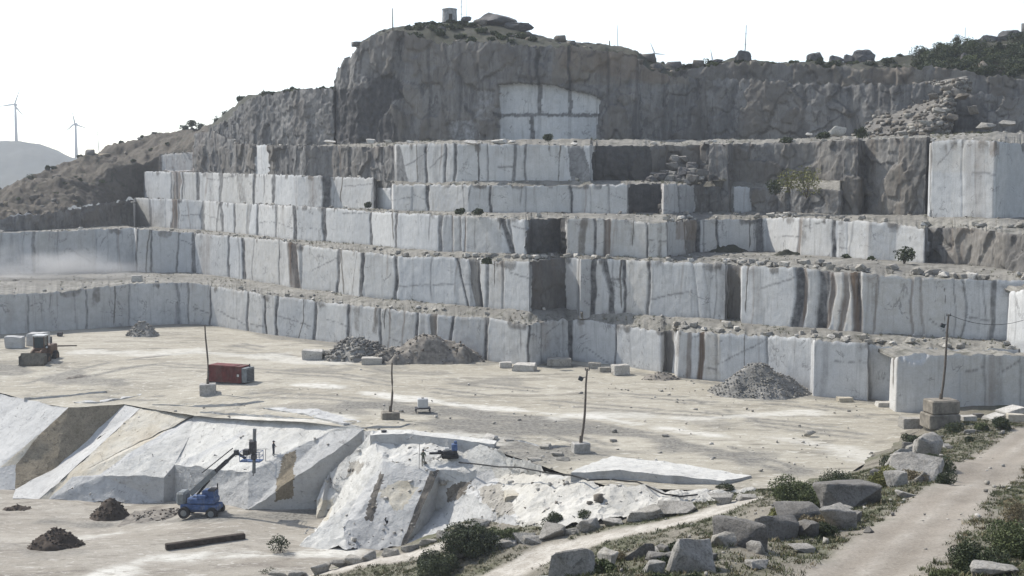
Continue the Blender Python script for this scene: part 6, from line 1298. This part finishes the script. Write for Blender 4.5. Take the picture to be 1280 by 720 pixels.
# rock dust drifting at the left
def dust(loc_, size, dens, label, seed):
    bm = bmesh.new(); bmesh.ops.create_icosphere(bm, subdivisions=3, radius=1)
    for v in bm.verts: v.co += Vector(mnoise.noise_vector(v.co * 1.3 + Vector((seed, 0, 0)))) * .25; v.co = Vector((v.co.x * size[0], v.co.y * size[1], v.co.z * size[2]))
    me = bpy.data.meshes.new('dust'); bm.to_mesh(me); bm.free(); mt = bpy.data.materials.new('dust'); mt.use_nodes = True; n = mt.node_tree; n.nodes.remove(n.nodes['Principled BSDF'])
    v = n.nodes.new('ShaderNodeVolumePrincipled'); v.inputs['Color'].default_value = (.93, .92, .90, 1); v.inputs['Anisotropy'].default_value = .1
    tc = n.nodes.new('ShaderNodeTexCoord'); ln = n.nodes.new('ShaderNodeVectorMath'); ln.operation = 'LENGTH'; mp = n.nodes.new('ShaderNodeMapping'); mp.inputs['Scale'].default_value = [1 / s for s in size]
    ns = n.nodes.new('ShaderNodeTexNoise'); ns.inputs['Scale'].default_value = 2.2; ns.inputs['Detail'].default_value = 3
    n.links.new(tc.outputs['Object'], mp.inputs[0]); n.links.new(mp.outputs[0], ln.inputs[0]); n.links.new(mp.outputs[0], ns.inputs['Vector'])
    a = n.nodes.new('ShaderNodeMapRange'); a.interpolation_type = 'SMOOTHSTEP'; [a.inputs[i].__setattr__('default_value', x) for i, x in ((1, .95), (2, .1), (3, 0), (4, 1))]; n.links.new(ln.outputs['Value'], a.inputs[0])
    b = n.nodes.new('ShaderNodeMapRange'); [b.inputs[i].__setattr__('default_value', x) for i, x in ((1, .42), (2, .66), (3, .02), (4, 1))]; n.links.new(ns.outputs['Fac'], b.inputs[0])
    c = n.nodes.new('ShaderNodeMath'); c.operation = 'MULTIPLY'; n.links.new(a.outputs[0], c.inputs[0]); n.links.new(b.outputs[0], c.inputs[1]); e = n.nodes.new('ShaderNodeMath'); e.operation = 'MULTIPLY'; e.inputs[1].default_value = dens; n.links.new(c.outputs[0], e.inputs[0])
    n.links.new(e.outputs[0], v.inputs['Density']); n.links.new(v.outputs[0], n.nodes['Material Output'].inputs['Volume'])
    o = link('dust', me, mt); o.location = loc_; tag(o, label, None, None, 'stuff')
dust(P(60, 340, d=262), (27, 8, 7.5), .3, 'pale rock dust drifting over the left end of the first terrace', 1)
# set the people and tools on the uneven rock they stand on
from mathutils.bvhtree import BVHTree
trees = []
for nm in ('rock_spur', 'stepped_slab', 'quarry_floor'):
    me = bpy.data.objects[nm].data; trees.append(BVHTree.FromPolygons([v.co for v in me.vertices], [p.vertices[:] for p in me.polygons]))
for o in [x for x in bpy.data.objects if x.parent is None and x.name.split('.')[0] in ('person', 'tracked_drill', 'drill_rod', 'guard_rail', 'steel_drum')]:
    hs = [h[0].z for h in (t_.ray_cast(Vector((o.location.x, o.location.y, o.location.z + 2.5)), Vector((0, 0, -1)), 6) for t_ in trees) if h[0] is not None]
    if hs: o.location.z = max(hs) - (.02 if not o.name.startswith('tracked') else -.05)
HAZE = 0.00022; EXPOSURE = 0.74
# ------------------------------------------------------------------ air, light, camera
def box_vol(name, lo, hi, dens, col, aniso=.2):
    m = MB(); c = [(a + b) / 2 for a, b in zip(lo, hi)]; m.box(c, [b - a for a, b in zip(lo, hi)])
    mt = bpy.data.materials.new(name); mt.use_nodes = True; t = mt.node_tree; t.nodes.remove(t.nodes['Principled BSDF'])
    v = t.nodes.new('ShaderNodeVolumePrincipled'); v.inputs['Density'].default_value = dens; v.inputs['Color'].default_value = (*col, 1); v.inputs['Anisotropy'].default_value = aniso
    t.links.new(v.outputs[0], t.nodes['Material Output'].inputs['Volume'])
    return tag(m.build(name, mt), kind='stuff')
if HAZE > 0: box_vol('haze', (-900, -100, -18.5), (900, 2500, 190), HAZE, (.86, .90, .96))

SUN_EL, SUN_AZ = 47.0, -55.0          # azimuth: clockwise from the view direction
W = bpy.data.worlds.new('World'); SC.world = W; W.use_nodes = True
nt = W.node_tree; bg = nt.nodes['Background']; sky = nt.nodes.new('ShaderNodeTexSky'); sky.sky_type = 'NISHITA'
sky.sun_disc = False; sky.sun_elevation = R(SUN_EL); sky.sun_rotation = R(SUN_AZ); sky.altitude = 200; sky.air_density = 1.0; sky.dust_density = 0.7; sky.ozone_density = 1.0
hs = nt.nodes.new('ShaderNodeHueSaturation'); hs.inputs['Saturation'].default_value = .65; nt.links.new(sky.outputs[0], hs.inputs['Color']); nt.links.new(hs.outputs[0], bg.inputs['Color']); bg.inputs['Strength'].default_value = 0.15
L = bpy.data.lights.new('sun', 'SUN'); L.energy = 3.6; L.angle = R(.5); L.color = (1, .95, .87)
so = bpy.data.objects.new('sun', L); COL.objects.link(so)
sd = Vector((math.sin(R(SUN_AZ)) * math.cos(R(SUN_EL)), math.cos(R(SUN_AZ)) * math.cos(R(SUN_EL)), math.sin(R(SUN_EL))))
so.rotation_euler = sd.to_track_quat('Z', 'Y').to_euler(); so.location = (0, 0, 300)
cam = bpy.data.cameras.new('camera'); co = bpy.data.objects.new('camera', cam); COL.objects.link(co)
co.location = (0, 0, CAMZ); co.rotation_euler = (math.pi / 2 - PITCH, 0, 0)
cam.sensor_width = 36; cam.lens = FOC / 1280 * 36; cam.clip_start = .5; cam.clip_end = 12000
SC.camera = co
SC.view_settings.view_transform = 'Standard'; SC.view_settings.look = 'None'; SC.view_settings.gamma = 1; SC.view_settings.exposure = EXPOSURE
SC.cycles.use_denoising = True; SC.cycles.volume_bounces = 0; SC.cycles.max_bounces = 6
